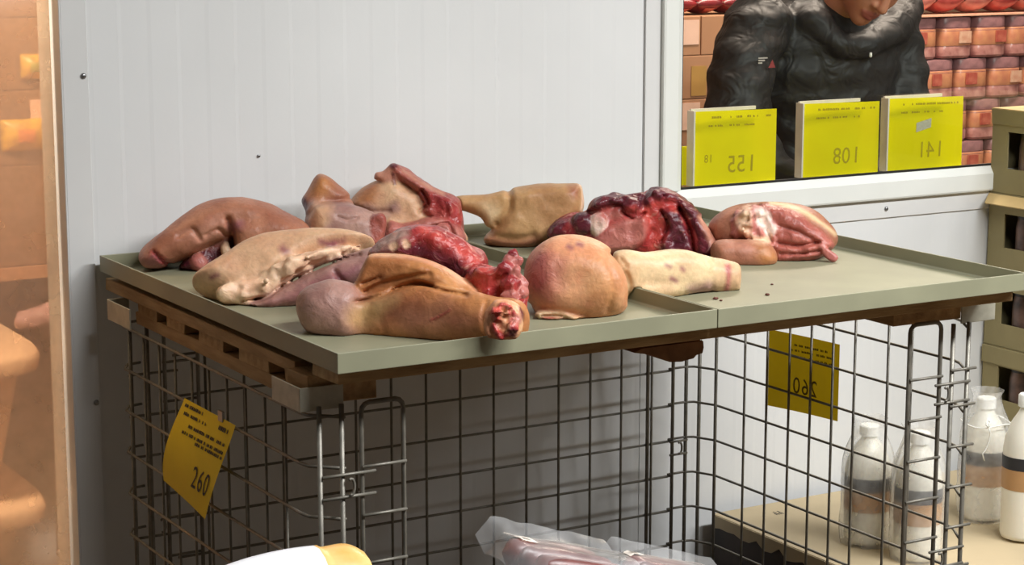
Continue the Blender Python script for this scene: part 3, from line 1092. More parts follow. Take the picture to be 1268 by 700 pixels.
S.pil('bright', [(603, 397), (606, 383), (615, 377), (628, 376), (639, 383), (642, 397), (639, 410), (629, 419), (615, 419), (606, 411)], 2.5715, 0.0165, 0.006, k=0.002, amp=0.006, fr=90)
S.region('peach', [(606, 390), (611, 382), (614, 400), (612, 412), (606, 404)], 0.003, 0.004)
S.region('rose', [(618, 392), (626, 388), (630, 396), (624, 402), (617, 400)], 0.003, 0.004)
S.region('dark', [(628, 380), (638, 386), (637, 396), (630, 392)], 0.003, 0.004)
S.region('dark', [(616, 404), (624, 406), (622, 416), (614, 414)], 0.003, 0.004)
S.dent([(440, 374), (458, 371), (478, 364), (500, 354), (520, 352), (545, 361), (572, 366)], 0.0035, 0.006)
S.dent([(452, 362), (470, 352), (500, 344), (530, 340)], 0.004, 0.003)
S.dent([(448, 352), (470, 344)], 0.003, 0.003)
S.dent([(595, 374), (590, 395), (598, 418)], 0.004, 0.003)
S.dent([(470, 395), (480, 425)], 0.006, 0.002)
S.region('dark', [(462, 312), (490, 302), (530, 300), (560, 312), (585, 336), (570, 340), (530, 322), (490, 313)], 0.008, 0.010)
S.region('bright', [(510, 280), (540, 282), (570, 298), (598, 320), (590, 330), (560, 308), (530, 296)], 0.008, 0.012)
S.region('mauve', [(464, 300), (480, 289), (505, 279), (510, 292), (490, 300), (470, 310)], 0.006, 0.006)
S.region('fat', [(483, 303), (490, 298), (494, 304), (488, 309)], 0.002, 0.002)
S.region('fat', [(500, 297), (506, 295), (510, 303), (502, 306)], 0.002, 0.002)
S.stroke('peach', [(460, 316), (500, 317), (535, 326), (565, 342), (590, 363)], 0.0035)
S.region('brown', [(455, 384), (500, 374), (560, 380), (590, 395), (560, 412), (500, 410)], 0.02, 0.016, 30)
S.stroke('flesh', [(530, 396), (540, 392), (552, 384)], 0.0015, 0.002, 0.001)
S.region('tan', [(425, 400), (440, 380), (470, 370), (490, 372), (470, 390), (450, 415)], 0.014, 0.012, 30)
finish('pork_haunch', S, 'folded tan pork leg with red sawn shank end over the tray rim', 'pork leg')

# plump haunch with long pale shank
S = Sculpt(0.0036)
S.pil('peach', [(648, 335), (655, 315), (672, 300), (695, 292), (725, 294), (750, 304), (768, 318), (780, 340), (782, 365), (772, 385), (752, 397), (725, 403), (695, 403), (672, 395), (655, 378), (648, 358)], 2.815, 0.078, 0.056, amp=0.004, fr=16)
S.pil('cream', [(735, 335), (752, 318), (772, 309), (800, 312), (840, 308), (870, 315), (900, 322), (911, 329), (911, 355), (905, 365), (880, 364), (850, 365), (825, 372), (800, 376), (775, 375), (745, 365)], 2.862, 0.034, 0.030, tilt=36, k=0.018, kc=0.03, amp=0.0025, fr=22)
S.pil('cream', [(662, 388), (690, 384), (715, 392), (730, 402), (702, 406), (676, 401)], 2.775, 0.02, 0.008, k=0.010)
S.dent([(756, 316), (772, 334), (780, 352), (781, 372)], 0.007, 0.008)
S.dent([(770, 320), (778, 330)], 0.004, 0.004)
S.dent([(672, 391), (695, 391), (714, 400)], 0.003, 0.004)
S.dent([(800, 350), (830, 352), (860, 350)], 0.010, 0.003)
S.dent([(700, 300), (690, 330), (692, 350)], 0.014, 0.002)
S.dent([(752, 325), (760, 350), (752, 384)], 0.006, 0.003)
S.dent([(660, 376), (690, 384), (725, 388)], 0.006, 0.003)
S.dent([(895, 322), (890, 345), (893, 364)], 0.005, 0.002)
S.region('rose', [(652, 325), (668, 312), (684, 320), (690, 345), (680, 372), (660, 368), (650, 350)], 0.030, 0.03, 30)
S.region('orange', [(730, 320), (765, 330), (775, 365), (760, 390), (730, 390), (740, 355)], 0.03, 0.03, 36)
for q in ([(830, 328), (834, 330)], [(704, 306), (707, 308)], [(716, 303), (720, 304)], [(850, 332), (852, 334)], [(836, 345), (842, 348)]):
    S.stroke('stain', q, 0.0035, 0.004)
S.region('mauve', [(860, 356), (885, 352), (895, 360), (880, 366), (862, 366)], 0.008)
S.stroke('rose', [(912, 328), (913, 345), (910, 366)], 0.004, 0.003)
S.stroke('ham', [(674, 393), (696, 394), (714, 402)], 0.002, 0.002)
finish('pork_haunch', S, 'plump peach pork leg with long cream shank lying across the tray joint', 'pork leg')

# pale slab with lumpy fat edge
S = Sculpt(0.0036)
S.pil('mauve', [(296, 384), (318, 368), (350, 352), (390, 332), (430, 316), (464, 306), (474, 330), (470, 362), (430, 374), (380, 382), (335, 388)], 3.115, 0.05, 0.030, amp=0.003)
S.pil('pale', [(239, 352), (250, 337), (268, 325), (300, 304), (345, 290), (400, 288), (440, 293), (464, 304), (440, 317), (400, 326), (365, 343), (340, 360), (310, 374), (285, 375), (262, 367)], 3.2, 0.055, 0.034, near=-0.055, lean=25, k=0.004, amp=0.003, fr=20)
S.pil('fat', [(270, 368), (285, 354), (312, 346), (342, 334), (378, 320), (418, 310), (444, 308), (425, 318), (395, 330), (368, 344), (346, 360), (322, 374), (298, 379), (280, 376)], 3.2, 0.045, 0.014, near=-0.018, lean=15, k=0.010, amp=0.010, fr=42)
for i, (x, y, r) in enumerate([(302, 366, 10), (331, 360, 13), (352, 346, 9), (376, 334, 8)]):
    S.ball('fat', x, y, 0.010 - 0.006 * i, r, k=0.014, amp=0.012, fr=44, seed=i)
S.dent([(285, 355), (310, 345), (340, 335)], 0.006, 0.003)
S.dent([(300, 372), (330, 368), (350, 354), (400, 330), (445, 316)], 0.0035, 0.006)
S.dent([(415, 338), (425, 350), (440, 358)], 0.005, 0.005)
S.stroke('stain', [(350, 308), (354, 311)], 0.005, 0.006)
S.stroke('stain', [(398, 299), (410, 302), (425, 298)], 0.006, 0.006, 0.005)
S.stroke('stain', [(262, 344), (270, 341)], 0.003, 0.004)
S.region('stain', [(330, 380), (380, 350), (430, 328), (450, 322), (440, 345), (390, 366)], 0.014, 0.012)
finish('pork_slab', S, 'cream slab of pork with lumpy fat edge over mauve meat', 'pork cut')

# joint with bone knob on the right tray
S = Sculpt(0.0036)
S.pil('brown', [(877, 286), (882, 271), (900, 258), (925, 251), (955, 250), (990, 253), (1015, 264), (1034, 285), (1035, 304), (1010, 318), (930, 320), (885, 306)], 3.13, 0.065, 0.042, amp=0.002)
S.pil('ham', [(940, 256), (962, 253), (985, 262), (1005, 274), (1026, 292), (1033, 304), (1024, 314), (1010, 322), (985, 328), (960, 328), (950, 300)], 3.075, 0.045, 0.022, near=0.035, k=0.004, amp=0.003, fr=45)
S.pil('rose', [(905, 276), (914, 261), (935, 256), (950, 262), (961, 278), (969, 292), (963, 305), (948, 309), (930, 300), (912, 297)], 3.045, 0.034, 0.016, near=0.055, k=0.004, amp=0.009, fr=60)
S.pil('brown', [(880, 312), (884, 300), (900, 296), (930, 297), (950, 300), (961, 312), (962, 325), (950, 335), (925, 339), (895, 337), (884, 326)], 3.00, 0.042, 0.030, near=0.095, k=0.003, amp=0.0015)
S.pil('rose', [(1012, 300), (1025, 308), (1038, 318), (1032, 325), (1020, 317)], 3.02, 0.006, 0.004, near=0.075, k=0.004)
S.dent([(962, 300), (985, 304), (1012, 300)], 0.004, 0.005)
S.dent([(966, 314), (990, 314), (1015, 310)], 0.003, 0.004)
S.dent([(965, 280), (990, 288), (1010, 300)], 0.004, 0.003)
S.dent([(950, 285), (956, 300)], 0.003, 0.006)
S.stroke('cream', [(955, 251), (985, 258), (1010, 272), (1034, 290)], 0.004, 0.003)
S.region('bone', [(935, 258), (948, 260), (955, 275), (945, 285), (935, 275)], 0.004, 0.006)
S.region('bone', [(950, 275), (960, 280), (955, 292), (946, 288)], 0.003, 0.005)
S.region('fat', [(918, 262), (930, 258), (932, 285), (922, 292), (914, 280)], 0.006, 0.008)
S.region('fat', [(928, 292), (950, 293), (952, 303), (935, 302)], 0.004, 0.006)
S.region('orange', [(930, 300), (955, 305), (962, 320), (945, 325), (935, 312)], 0.010, 0.010)
S.region('pink', [(900, 298), (930, 299), (935, 310), (905, 310)], 0.012, 0.012)
finish('pork_joint', S, 'pork joint with pale bone knob alone on the emptier tray', 'pork cut')

# raw red shoulder
S = Sculpt(0.0034)
S.pil('flesh', [(680, 290), (690, 272), (708, 264), (728, 260), (735, 246), (760, 241), (785, 243), (795, 240), (812, 233), (835, 240), (860, 262), (878, 285), (886, 302), (884, 320), (820, 326), (740, 320), (690, 304)], 3.29, 0.065, 0.032, amp=0.004, fr=36)
S.pil('rose', [(735, 300), (745, 285), (765, 275), (790, 268), (801, 272), (802, 290), (790, 306), (765, 312), (742, 310)], 3.225, 0.02, 0.012, near=0.060, k=0.008, amp=0.003, fr=40)
S.pil('dark', [(818, 262), (830, 256), (845, 268), (853, 290), (859, 314), (838, 318), (818, 312), (818, 292), (828, 280)], 3.215, 0.025, 0.012, near=0.052, k=0.004, amp=0.005, fr=45)
S.pil('dark', [(843, 252), (862, 262), (880, 288), (887, 305), (880, 318), (864, 316), (860, 290), (850, 270)], 3.215, 0.03, 0.012, near=0.045, k=0.004, amp=0.003, fr=45)
S.pil('dark', [(727, 261), (738, 245), (760, 240), (785, 242), (797, 238), (796, 262), (782, 268), (768, 258), (745, 259)], 3.245, 0.045, 0.014, near=0.03, k=0.004, amp=0.006, fr=50)
S.pil('dark', [(793, 248), (812, 232), (835, 239), (858, 256), (866, 268), (840, 258), (822, 252), (806, 260)], 3.235, 0.045, 0.012, near=0.025, k=0.004, amp=0.006, fr=50)
S.pil('dark', [(706, 276), (714, 264), (730, 264), (737, 278), (730, 291), (714, 292)], 3.225, 0.028, 0.016, near=0.052, k=0.004, amp=0.002)
S.pil('bone', [(732, 267), (744, 264), (752, 274), (749, 286), (738, 294), (731, 284)], 3.222, 0.018, 0.010, near=0.062, k=0.004, amp=0.002)
S.pil('dark', [(678, 292), (688, 275), (706, 270), (710, 286), (700, 296)], 3.24, 0.03, 0.012, near=0.03, k=0.004, amp=0.005, fr=60)
S.dent([(840, 258), (852, 282), (858, 312)], 0.003, 0.008)
S.dent([(818, 262), (826, 276), (818, 300)], 0.003, 0.005)
S.dent([(770, 262), (785, 272), (798, 264)], 0.003, 0.004)
S.region('bright', [(798, 262), (818, 262), (820, 290), (812, 312), (790, 310), (802, 285)], 0.008, 0.012)
S.region('rose', [(735, 262), (765, 260), (770, 270), (745, 275)], 0.008, 0.008)
S.region('bright', [(805, 250), (830, 248), (838, 260), (812, 262)], 0.006, 0.012)
S.region('pink', [(863, 268), (872, 272), (886, 300), (880, 312), (872, 292)], 0.005, 0.005)
S.region('flesh', [(775, 258), (790, 256), (792, 268), (780, 270)], 0.004, 0.006)
finish('pork_shoulder', S, 'raw dark red pork shoulder with white bone end, skin side down', 'pork cut')

# back row
S = Sculpt(0.0038)
S.pil('brown', [(172, 318), (182, 302), (205, 282), (235, 260), (262, 248), (292, 244), (322, 249), (352, 262), (380, 278), (388, 312), (345, 324), (300, 322), (288, 306), (286, 298), (268, 302), (245, 314), (215, 327), (195, 333), (178, 331)], 3.53, 0.065, 0.036, amp=0.003, fr=24)
S.pil('brown', [(286, 284), (298, 272), (340, 266), (375, 278), (388, 312), (330, 324), (292, 318)], 3.49, 0.055, 0.03, near=0.02, k=0.012, amp=0.002)
S.pil('dark', [(220, 330), (250, 305), (275, 276), (300, 276), (305, 325), (290, 338), (265, 340), (240, 338)], 3.55, 0.05, 0.02, near=-0.02, k=0.003, amp=0.004)
S.pil('rose', [(236, 320), (248, 314), (258, 322), (257, 332), (246, 337), (237, 330)], 3.505, 0.02, 0.011, near=0.02, k=0.004, amp=0.003)
S.pil('fat', [(274, 303), (283, 301), (287, 312), (281, 320), (275, 314)], 3.485, 0.014, 0.008, near=0.035, k=0.004, amp=0.005, fr=70)
S.dent([(282, 272), (286, 285), (289, 304)], 0.006, 0.008)
S.dent([(222, 292), (238, 284), (248, 296)], 0.005, 0.004)
S.dent([(255, 292), (270, 284), (280, 292)], 0.004, 0.004)
S.dent([(192, 312), (202, 322), (212, 328)], 0.004, 0.005)
S.region('pink', [(236, 288), (262, 276), (282, 276), (284, 296), (262, 302), (238, 308)], 0.012, 0.014, 40)
S.region('flesh', [(188, 310), (198, 314), (212, 328), (200, 330), (190, 318)], 0.006, 0.006)
S.region('stain', [(282, 276), (300, 272), (302, 284), (288, 288)], 0.006, 0.006)
S.region('stain', [(175, 320), (192, 318), (196, 330), (180, 330)], 0.008, 0.008)
finish('pork_shoulder', S, 'brownish pink pork shoulder arched over the tray corner by the doorway', 'pork cut')

S = Sculpt(0.0038)
S.pil('brown', [(374, 250), (380, 237), (392, 217), (404, 217), (420, 229), (435, 243), (436, 262), (410, 268), (385, 266)], 3.545, 0.038, 0.026, amp=0.002)
S.pil('mauve', [(378, 268), (386, 250), (405, 248), (430, 251), (455, 260), (468, 270), (472, 306), (440, 310), (400, 306), (382, 290)], 3.49, 0.055, 0.036, near=0.03, k=0.010, amp=0.002)
S.pil('ham', [(456, 272), (472, 264), (479, 274), (475, 298), (465, 306), (456, 298)], 3.455, 0.022, 0.010, near=0.06, k=0.003, amp=0.003)
S.dent([(382, 268), (395, 252), (420, 248), (432, 246)], 0.005, 0.004)
S.dent([(418, 268), (430, 272), (442, 269)], 0.003, 0.003)
S.region('pale', [(382, 268), (392, 254), (410, 256), (400, 285), (388, 285)], 0.012, 0.010)
S.region('dark', [(370, 250), (378, 244), (381, 258), (376, 266)], 0.003, 0.003)
S.region('orange', [(392, 222), (404, 220), (412, 238), (398, 246), (386, 238)], 0.012, 0.010)
finish('pork_hock', S, 'brown knuckled pork hock leaning on the ribbed wall', 'pork cut')

S = Sculpt(0.0038)
S.pil('pale', [(434, 247), (448, 233), (468, 222), (488, 217), (520, 238), (530, 256), (545, 272), (572, 284), (572, 304), (480, 306), (456, 292), (440, 272), (433, 256)], 3.56, 0.055, 0.036, amp=0.002)
S.pil('ham', [(484, 204), (498, 206), (518, 219), (545, 235), (566, 245), (572, 258), (573, 292), (556, 294), (535, 274), (516, 264), (523, 250), (505, 232), (490, 222)], 3.54, 0.05, 0.018, near=0.008, k=0.004, amp=0.003, fr=50)
S.pil('pink', [(463, 222), (465, 214), (474, 212), (484, 203), (493, 206), (491, 228), (480, 230), (470, 224)], 3.515, 0.016, 0.009, near=0.03, k=0.006, amp=0.002)
S.pil('rose', [(474, 304), (480, 276), (500, 276), (530, 270), (555, 271), (571, 284), (573, 300), (530, 306)], 3.47, 0.032, 0.014, near=0.045, k=0.005, amp=0.003, fr=50)
S.dent([(440, 256), (458, 262), (482, 262)], 0.005, 0.004)
S.dent([(522, 236), (530, 252), (518, 262)], 0.003, 0.005)
S.dent([(530, 282), (552, 276), (560, 290)], 0.003, 0.005)
S.region('orange', [(436, 246), (455, 230), (470, 228), (462, 248), (450, 254)], 0.012, 0.010)
S.region('mauve', [(450, 254), (470, 258), (490, 250), (492, 262), (470, 266)], 0.010, 0.008)
S.region('flesh', [(520, 236), (548, 240), (568, 256), (568, 278), (545, 268), (526, 256)], 0.010, 0.012)
S.region('dark', [(482, 203), (492, 204), (490, 210), (483, 209)], 0.003, 0.003)
S.stroke('pink', [(500, 212), (520, 226), (548, 240)], 0.004, 0.004)
S.stroke('dark', [(487, 216), (489, 228)], 0.002, 0.002)
finish('pork_haunch', S, 'pale pink pork leg with a dark cut side upright at the wall', 'pork leg')

S = Sculpt(0.0038)
S.pil('tan', [(565, 243), (600, 241), (625, 237), (640, 252), (634, 275), (606, 282), (595, 270), (576, 262), (565, 259)], 3.50, 0.026, 0.022, amp=0.0015)
S.pil('tan', [(616, 246), (628, 234), (665, 228), (700, 227), (717, 228), (722, 238), (721, 262), (704, 282), (684, 296), (665, 306), (640, 309), (606, 304), (599, 295), (614, 278), (626, 262)], 3.47, 0.055, 0.026, k=0.010, amp=0.002)
S.dent([(630, 234), (630, 258), (614, 276)], 0.007, 0.006)
S.dent([(610, 292), (640, 296), (660, 292)], 0.008, 0.004)
S.region('brown', [(602, 294), (640, 298), (668, 292), (665, 306), (640, 309), (606, 304)], 0.010, 0.010)
S.region('brown', [(704, 230), (716, 232), (714, 246), (704, 244)], 0.008, 0.008)
S.region('cream', [(596, 252), (612, 250), (618, 262), (608, 278), (600, 270)], 0.010, 0.008)
S.stroke('fat', [(718, 228), (722, 242), (720, 262)], 0.003, 0.002)
finish('pork_haunch', S, 'flat tan pork leg skin side up with short thin shank at the wall', 'pork leg')

# scraps on the bare tray floor
for k, (px, py, r) in enumerate(((950, 366, 0.0045), (956, 353, 0.003), (886, 371, 0.005), (893, 373, 0.003))):
    P = az(px, py, ZF)
    m_ = MB().lathe([(r * 0.7, 0), (r, r * 0.3), (r * 0.7, r * 0.7), (r * 0.2, r * 0.8)], n=9)
    m_.v = [(P[0] + a * rnd.uniform(.7, 1.3), P[1] + b2 * rnd.uniform(.7, 1.3), ZF + 0.0003 + c2) for a, b2, c2 in m_.v]
    tag(m_.build('meat_scrap', mat('dried_scrap', (92, 44, 30), 0.6), smooth=True, origin=P), 'tiny dark meat scrap on the bare tray floor', 'scrap', 'scraps on the bare tray')


# ------------------------------------------------------------------ lettering
def text_mesh(body, size):
    cu = bpy.data.curves.new('t', 'FONT'); cu.body = body; cu.size = size; cu.align_x = 'CENTER'; cu.align_y = 'CENTER'
    cu.resolution_u = 3
    ob = bpy.data.objects.new('t', cu); COL.objects.link(ob)
    dg = bpy.context.evaluated_depsgraph_get()
    me = bpy.data.meshes.new_from_object(ob.evaluated_get(dg))
    V = [(v.co.x, v.co.y) for v in me.vertices]; Fc = [tuple(p.vertices) for p in me.polygons]
    bpy.data.objects.remove(ob); bpy.data.curves.remove(cu); bpy.data.meshes.remove(me)
    return V, Fc


def print_on(mb, fn, body, u, v, size, w, h, off, sx=1.0, mirror=False):
    """lay a line of text on the sheet fn(u, v), lifted off by off"""
    V, Fc = text_mesh(body, size)
    out = []
    for x, y in V:
        if mirror: x = -x
        out.append(np.array(fn(u + x * sx / w, v + y / h)) + off)
    mb.quadmesh(out, Fc)


def numerals(fn, body, u, v, size, w, h, off, sx, mirror, m, parent):
    n = len(body)
    for i, ch in enumerate(body):
        du = (i - (n - 1) / 2) * size * 0.56 * sx / w * (-1 if mirror else 1)
        mb = MB(); print_on(mb, fn, ch, u + du, v, size, w, h, off, sx, mirror)
        mb.build('numeral', m, parent)


def dashes(mb, fn, u0, u1, v, hh, off, seed, dens=1.0):
    """a line of print too small to read: short broken bars"""
    r = random.Random(seed); u = u0
    while u < u1:
        l = r.uniform(0.012, 0.03)
        if r.random() < 0.82 * dens:
            q = [np.array(fn(a, b_)) + off for a, b_ in ((u, v), (u + l * .8, v), (u + l * .8, v + hh * r.uniform(.6, 1)), (u, v + hh))]
            mb.quadmesh(q, [(0, 1, 2, 3)])
        u += l


def sheet(name, fn, nu, nv, m, parent, th=0.0006):
    return MB().grid(fn, nu, nv).build(name, m, parent, smooth=True, solid=th)


# left tag, hung from the wire of the left side panel and curling away
A, B_ = ax(230, 495, XL - 0.004), ax(293, 526, XL - 0.004)


def tagL(u, v):
    # v = 1 at the wire, 0 at the lower edge; the sheet belly swings out towards the doorway
    y = A[1] + (B_[1] - A[1]) * u
    z = 0.744 - (1 - v) * 0.158
    out = 0.030 * math.sin((1 - v) * 2.3) * (1.0 - 0.55 * u) + 0.012 * (1 - v) * u
    z -= 0.022 * u * (1 - v) ** 2
    y += (1 - v) ** 1.5 * (0.055 + 0.035 * u)
    y -= 0.03 * (1 - v) * u * (1 - u) * 2
    return (XL - 0.006 - out, y, z)


tg = empty('price_tag', tuple((A + B_) / 2)); tag(tg, 'yellow price tag reading 260 hanging from the cage side wire', 'price tag')
tp = sheet('paper', tagL, 14, 14, M_YELLOW_D, tg, 0)
pr = MB(); OFF = np.array([-0.0009, -0.0006, 0.0002])
numerals(tagL, '260', 0.72, 0.30, 0.060, 0.226, 0.18, OFF, 0.82, False, M_INK, tp)
for i, (v, a, b2) in enumerate(((0.93, 0.06, 0.40), (0.85, 0.08, 0.5), (0.75, 0.22, 0.92), (0.67, 0.18, 0.95), (0.62, 0.45, 0.95))):
    dashes(pr, tagL, a, b2, v, 0.035, OFF, i)
dashes(pr, tagL, 0.74, 0.92, 0.88, 0.05, OFF, 9)
tag(pr.build('small_print', M_INK, tp), kind='stuff')
MB().box(XL - 0.009, XL - 0.004, 3.055, 3.075, 0.738, 0.756).build('clip', M_SCREW, tg, bevel=0.001)

# right tag, on the outer side of the right panel: seen from behind
XT = XR + 0.006


def tagR(u, v):
    y = 3.325 + (3.095 - 3.325) * u
    z = 0.548 + 0.165 * v + 0.014 * u - 0.006 * v * u
    return (XT + 0.004 * math.sin(u * 3.1), y, z)


tg = empty('price_tag', (XT, 3.2, 0.55)); tag(tg, 'yellow price tag seen from behind on the outside of the right cage panel', 'price tag')
tp = sheet('paper', tagR, 8, 6, M_YELLOW_D, tg, 0)
pr = MB(); OFF = np.array([-0.0009, 0, 0])
numerals(tagR, '260', 0.52, 0.33, 0.05, 0.23, 0.165, OFF, 1.0, True, M_GHOST_D, tp)
for i, v in enumerate((0.85, 0.78, 0.70)):
    dashes(pr, tagR, 0.3, 0.9, v, 0.03, OFF, 20 + i, 0.8)
tag(pr.build('small_print', M_GHOST_D, tp), kind='stuff')


# signs standing behind the window glass, seen from behind
def win_sign(x0, x1, z1, body, label, small, yoff=0.0, Y=3.6725, lean=0.0, z0=0.9735):
    w, h = x1 - x0, z1 - z0

    def fn(u, v):
        bow = 0.008 * max(0.0, u - 0.72) / 0.28 * v
        return (x0 + u * w - 0.004 * (1 - v) * (u > 0.5) + 0.002 * v, Y + yoff * u + 0.004 * math.sin(u * 3) + bow, z0 + v * h - 0.004 * u * v)
    r_ = empty('price_sign', ((x0 + x1) / 2, Y, z0)); tag(r_, label, 'price sign', 'yellow price signs in the window')
    tp = sheet('paper', fn, 10, 8, M_YELLOW, r_, 0)
    MB().box(x0 + 0.004, x0 + 0.185, Y + 0.022, Y + 0.025, z0 + 0.001, z1 - 0.004).build('holder_plate', M_GLASS, r_)
    MB().box(x0 + 0.004, x0 + 0.185, Y + 0.020, Y + 0.026, z1 - 0.0035, z1 + 0.004).build('holder_edge', M_WHITECARD, r_)
    MB().box(x0 - 0.003, x0 + 0.001, Y - 0.001, Y + 0.025, z0 + 0.001, z1 + 0.001).build('holder_edge', M_WHITECARD, r_)
    pr = MB(); off = np.array([0, -0.0009, 0])
    numerals(fn, body, 0.58, 0.26, 0.056, w, h, off, 0.95, True, M_GHOST, tp)
    if small: numerals(fn, small, 0.17, 0.36, 0.026, w, h, off, 0.9, True, M_GHOST, tp)
    sd = int(x0 * 1000)
    dashes(pr, fn, 0.18, 0.92, 0.90, 0.03, off, sd, 0.7)
    dashes(pr, fn, 0.16, 0.72, 0.79, 0.025, off, sd + 1, 0.7)
    tag(pr.build('small_print', M_GHOST, tp), kind='stuff')
    return r_, fn


win_sign(2.637, 2.871, 1.143, '155', 'yellow window sign with mirrored 155, beside the white window jamb', '18')
win_sign(2.945, 3.177, 1.147, '108', 'yellow window sign with mirrored 108, middle of the row', '')
r_, fn = win_sign(3.201, 3.442, 1.148, '141', 'yellow window sign with mirrored 141 and a small grey sticker', '')
sm = MB().grid(lambda u, v: np.array(fn(0.37 + 0.20 * u, 0.52 + 0.13 * v + 0.06 * u)) + np.array([0, -0.001, 0]), 2, 2)
sm.build('sticker', mat('grey_sticker', (186, 180, 160), 0.5, var=0.2, scale=200), r_)
P = ay(853, 205, 3.70)
r_ = empty('price_sign', (P[0] - 0.02, 3.70, 0.9735)); tag(r_, 'yellow price sign mostly hidden behind the window jamb', 'price sign', 'yellow price signs in the window')
x1_, z1_ = P[0], ay(850, 181, 3.70)[2]
sheet('paper', lambda u, v: (x1_ - 0.045 * (1 - u), 3.70 + 0.002 * math.sin(u * 3), 0.975 + v * (z1_ - 0.975)), 6, 4, M_YELLOW, r_, 0)
MB().box(x1_ - 0.05, x1_ - 0.005, 3.703, 3.706, 0.9745, z1_).build('holder_plate', M_WHITECARD, r_)

# ------------------------------------------------------------------ carton stack at the right wall
XS = 3.516
M_JAR = mat('dark_jar_contents', (120, 92, 80), 0.35, rgb2=(46, 34, 30), scale=26)
M_JARLID = mat('dark_jar_lid', (40, 32, 28), 0.4)


def carton(z0, z1, label, flap):
    r_ = empty('display_carton', (XS, 3.46, z0)); tag(r_, label, 'carton', 'display cartons stacked at the wall')
    y0, y1, x1 = 3.262, 3.652, XS + 0.40
    t = 0.004
    h = z1 - z0
    zs0, zs1 = z0 + 0.30 * h, z0 + 0.74 * h
    wins = [(3.298, 3.362), (3.372, 3.436), (3.446, 3.510), (3.520, 3.588)]
    b = MB()
    b.box(XS, XS + t, y0, y1, z0, zs0)                          # lower band
    b.box(XS, XS + t, y0, y1, zs1, z1)                          # upper band
    edges = [y0] + [e for w_ in ((3.298, 3.436), (3.446, 3.598)) for e in w_] + [y1]
    for a in range(0, len(edges), 2):
        b.box(XS, XS + t, edges[a], edges[a + 1], zs0, zs1)
    b.box(XS + t, x1, y0, y0 + t, z0, z1)                       # end walls
    b.box(XS + t, x1, y1 - t, y1, z0, z1)
    b.box(x1 - t, x1, y0 + t, y1 - t, z0, z1)
    b.box(XS + t, x1 - t, y0 + t, y1 - t, z0, z0 + t)
    b.build('carton_walls', M_CARD, r_)
    if flap == 'lid':
        # raised rough edge and open top
        b = MB()
        n_ = 26
        pts = []
        for i in range(n_ + 1):
            y = y0 + (y1 - y0) * i / n_
            pts.append((XS - 0.001, y, z1 - 0.036 - 0.0015 * (i % 2))); pts.append((XS - 0.004, y, z1 + 0.0012 * (i % 2)))
        b.quadmesh(pts, [(2 * i, 2 * i + 2, 2 * i + 3, 2 * i + 1) for i in range(n_)])
        b.build('lid_band', M_CARD, r_, solid=0.002)
        MB().box(XS - 0.004, x1, y0, y1, z1, z1 + 0.003).build('lid', M_CARD_IN, r_)
    if flap == 'out':
        MB().quadmesh([(XS - 0.002, y0, z1 - 0.004), (XS - 0.002, y1, z1 - 0.004), (XS - 0.034, y1 - 0.02, z1 - 0.024), (XS - 0.034, y0 + 0.02, z1 - 0.024)],
                      [(0, 1, 2, 3)]).build('open_flap', M_CARD_IN, r_, solid=0.003)
    if flap == 'lip':
        MB().box(XS - 0.006, XS - 0.001, y0, y1, z1 - 0.045, z1 - 0.002).build('lid_band', M_CARD, r_, bevel=0.001, segs=1)
    # jars showing in the cut-outs
    for (a, c_) in wins:
        yc = (a + c_) / 2; rr = 0.031
        j = MB().lathe([(rr * .8, 0), (rr, 0.006), (rr, h * 0.55), (rr * .86, h * 0.66)], (XS + t + rr + 0.004, yc, z0 + t + 0.001), 18).build('jar', M_JAR, r_, smooth=True, auto=0.7)
        lid = MB().lathe([(rr * .88, 0), (rr * .9, 0.004), (rr * .9, 0.018), (rr * .85, 0.020)], (XS + t + rr + 0.004, yc, z0 + t + 0.001 + h * 0.66), 18).build('jar_lid', M_JARLID, j, smooth=True, auto=0.7)
    return r_


TZ = [1.112, 0.908, 0.718, 0.528, 0.338, 0.145]
carton(TZ[1] + 0.001, TZ[0], 'olive cardboard display carton, topmost of the stack', 'lid')
carton(TZ[2] + 0.001, TZ[1], 'olive cardboard display carton with turned-out flap, second from the top of its stack', 'out')
carton(TZ[3] + 0.001, TZ[2], 'olive cardboard display carton third from the top of its stack', 'none')
carton(TZ[4] + 0.001, TZ[3], 'olive cardboard display carton with raised lid band, fourth from the top of its stack', 'lip')
carton(TZ[5] + 0.001, TZ[4], 'olive cardboard display carton at the bottom of the stack', 'none')
pl2 = empty('wooden_pallet', (XS + 0.2, 3.45, 0)); tag(pl2, 'low wooden pallet under the carton stack', 'pallet')
for k in range(4):
    b = MB().box(XS, XS + 0.42, 3.262 + 0.1 * k, 3.262 + 0.1 * k + 0.08, 0.120, 0.144); b.build('board', M_WOODX, pl2, bevel=0.002)
for k in range(3):
    MB().box(XS + 0.17 * k, XS + 0.17 * k + 0.08, 3.262, 3.64, 0.0005, 0.1195).build('bearer', M_WOOD, pl2, bevel=0.003)

# ------------------------------------------------------------------ box and bottles between cage and cartons
bx = empty('cardboard_box', (2.70, 3.2, 0)); tag(bx, 'beige topped cardboard box with dark printed side behind the cage', 'box')
BZ = 0.222
BX0, BX1, BY0, BY1 = 2.672, 3.46, 2.80, 3.618
MB().box(BX0, BX1, BY0, BY1, 0.001, BZ - 0.006).build('box_walls', mat('dark_printed_board', (74, 58, 46), 0.6, rgb2=(40, 32, 28), scale=8), bx, bevel=0.002)
lid = MB().box(BX0 - 0.004, BX1 + 0.004, BY0 - 0.004, BY1 + 0.004, BZ - 0.0055, BZ).build('box_lid', M_KRAFT, bx, bevel=0.001)
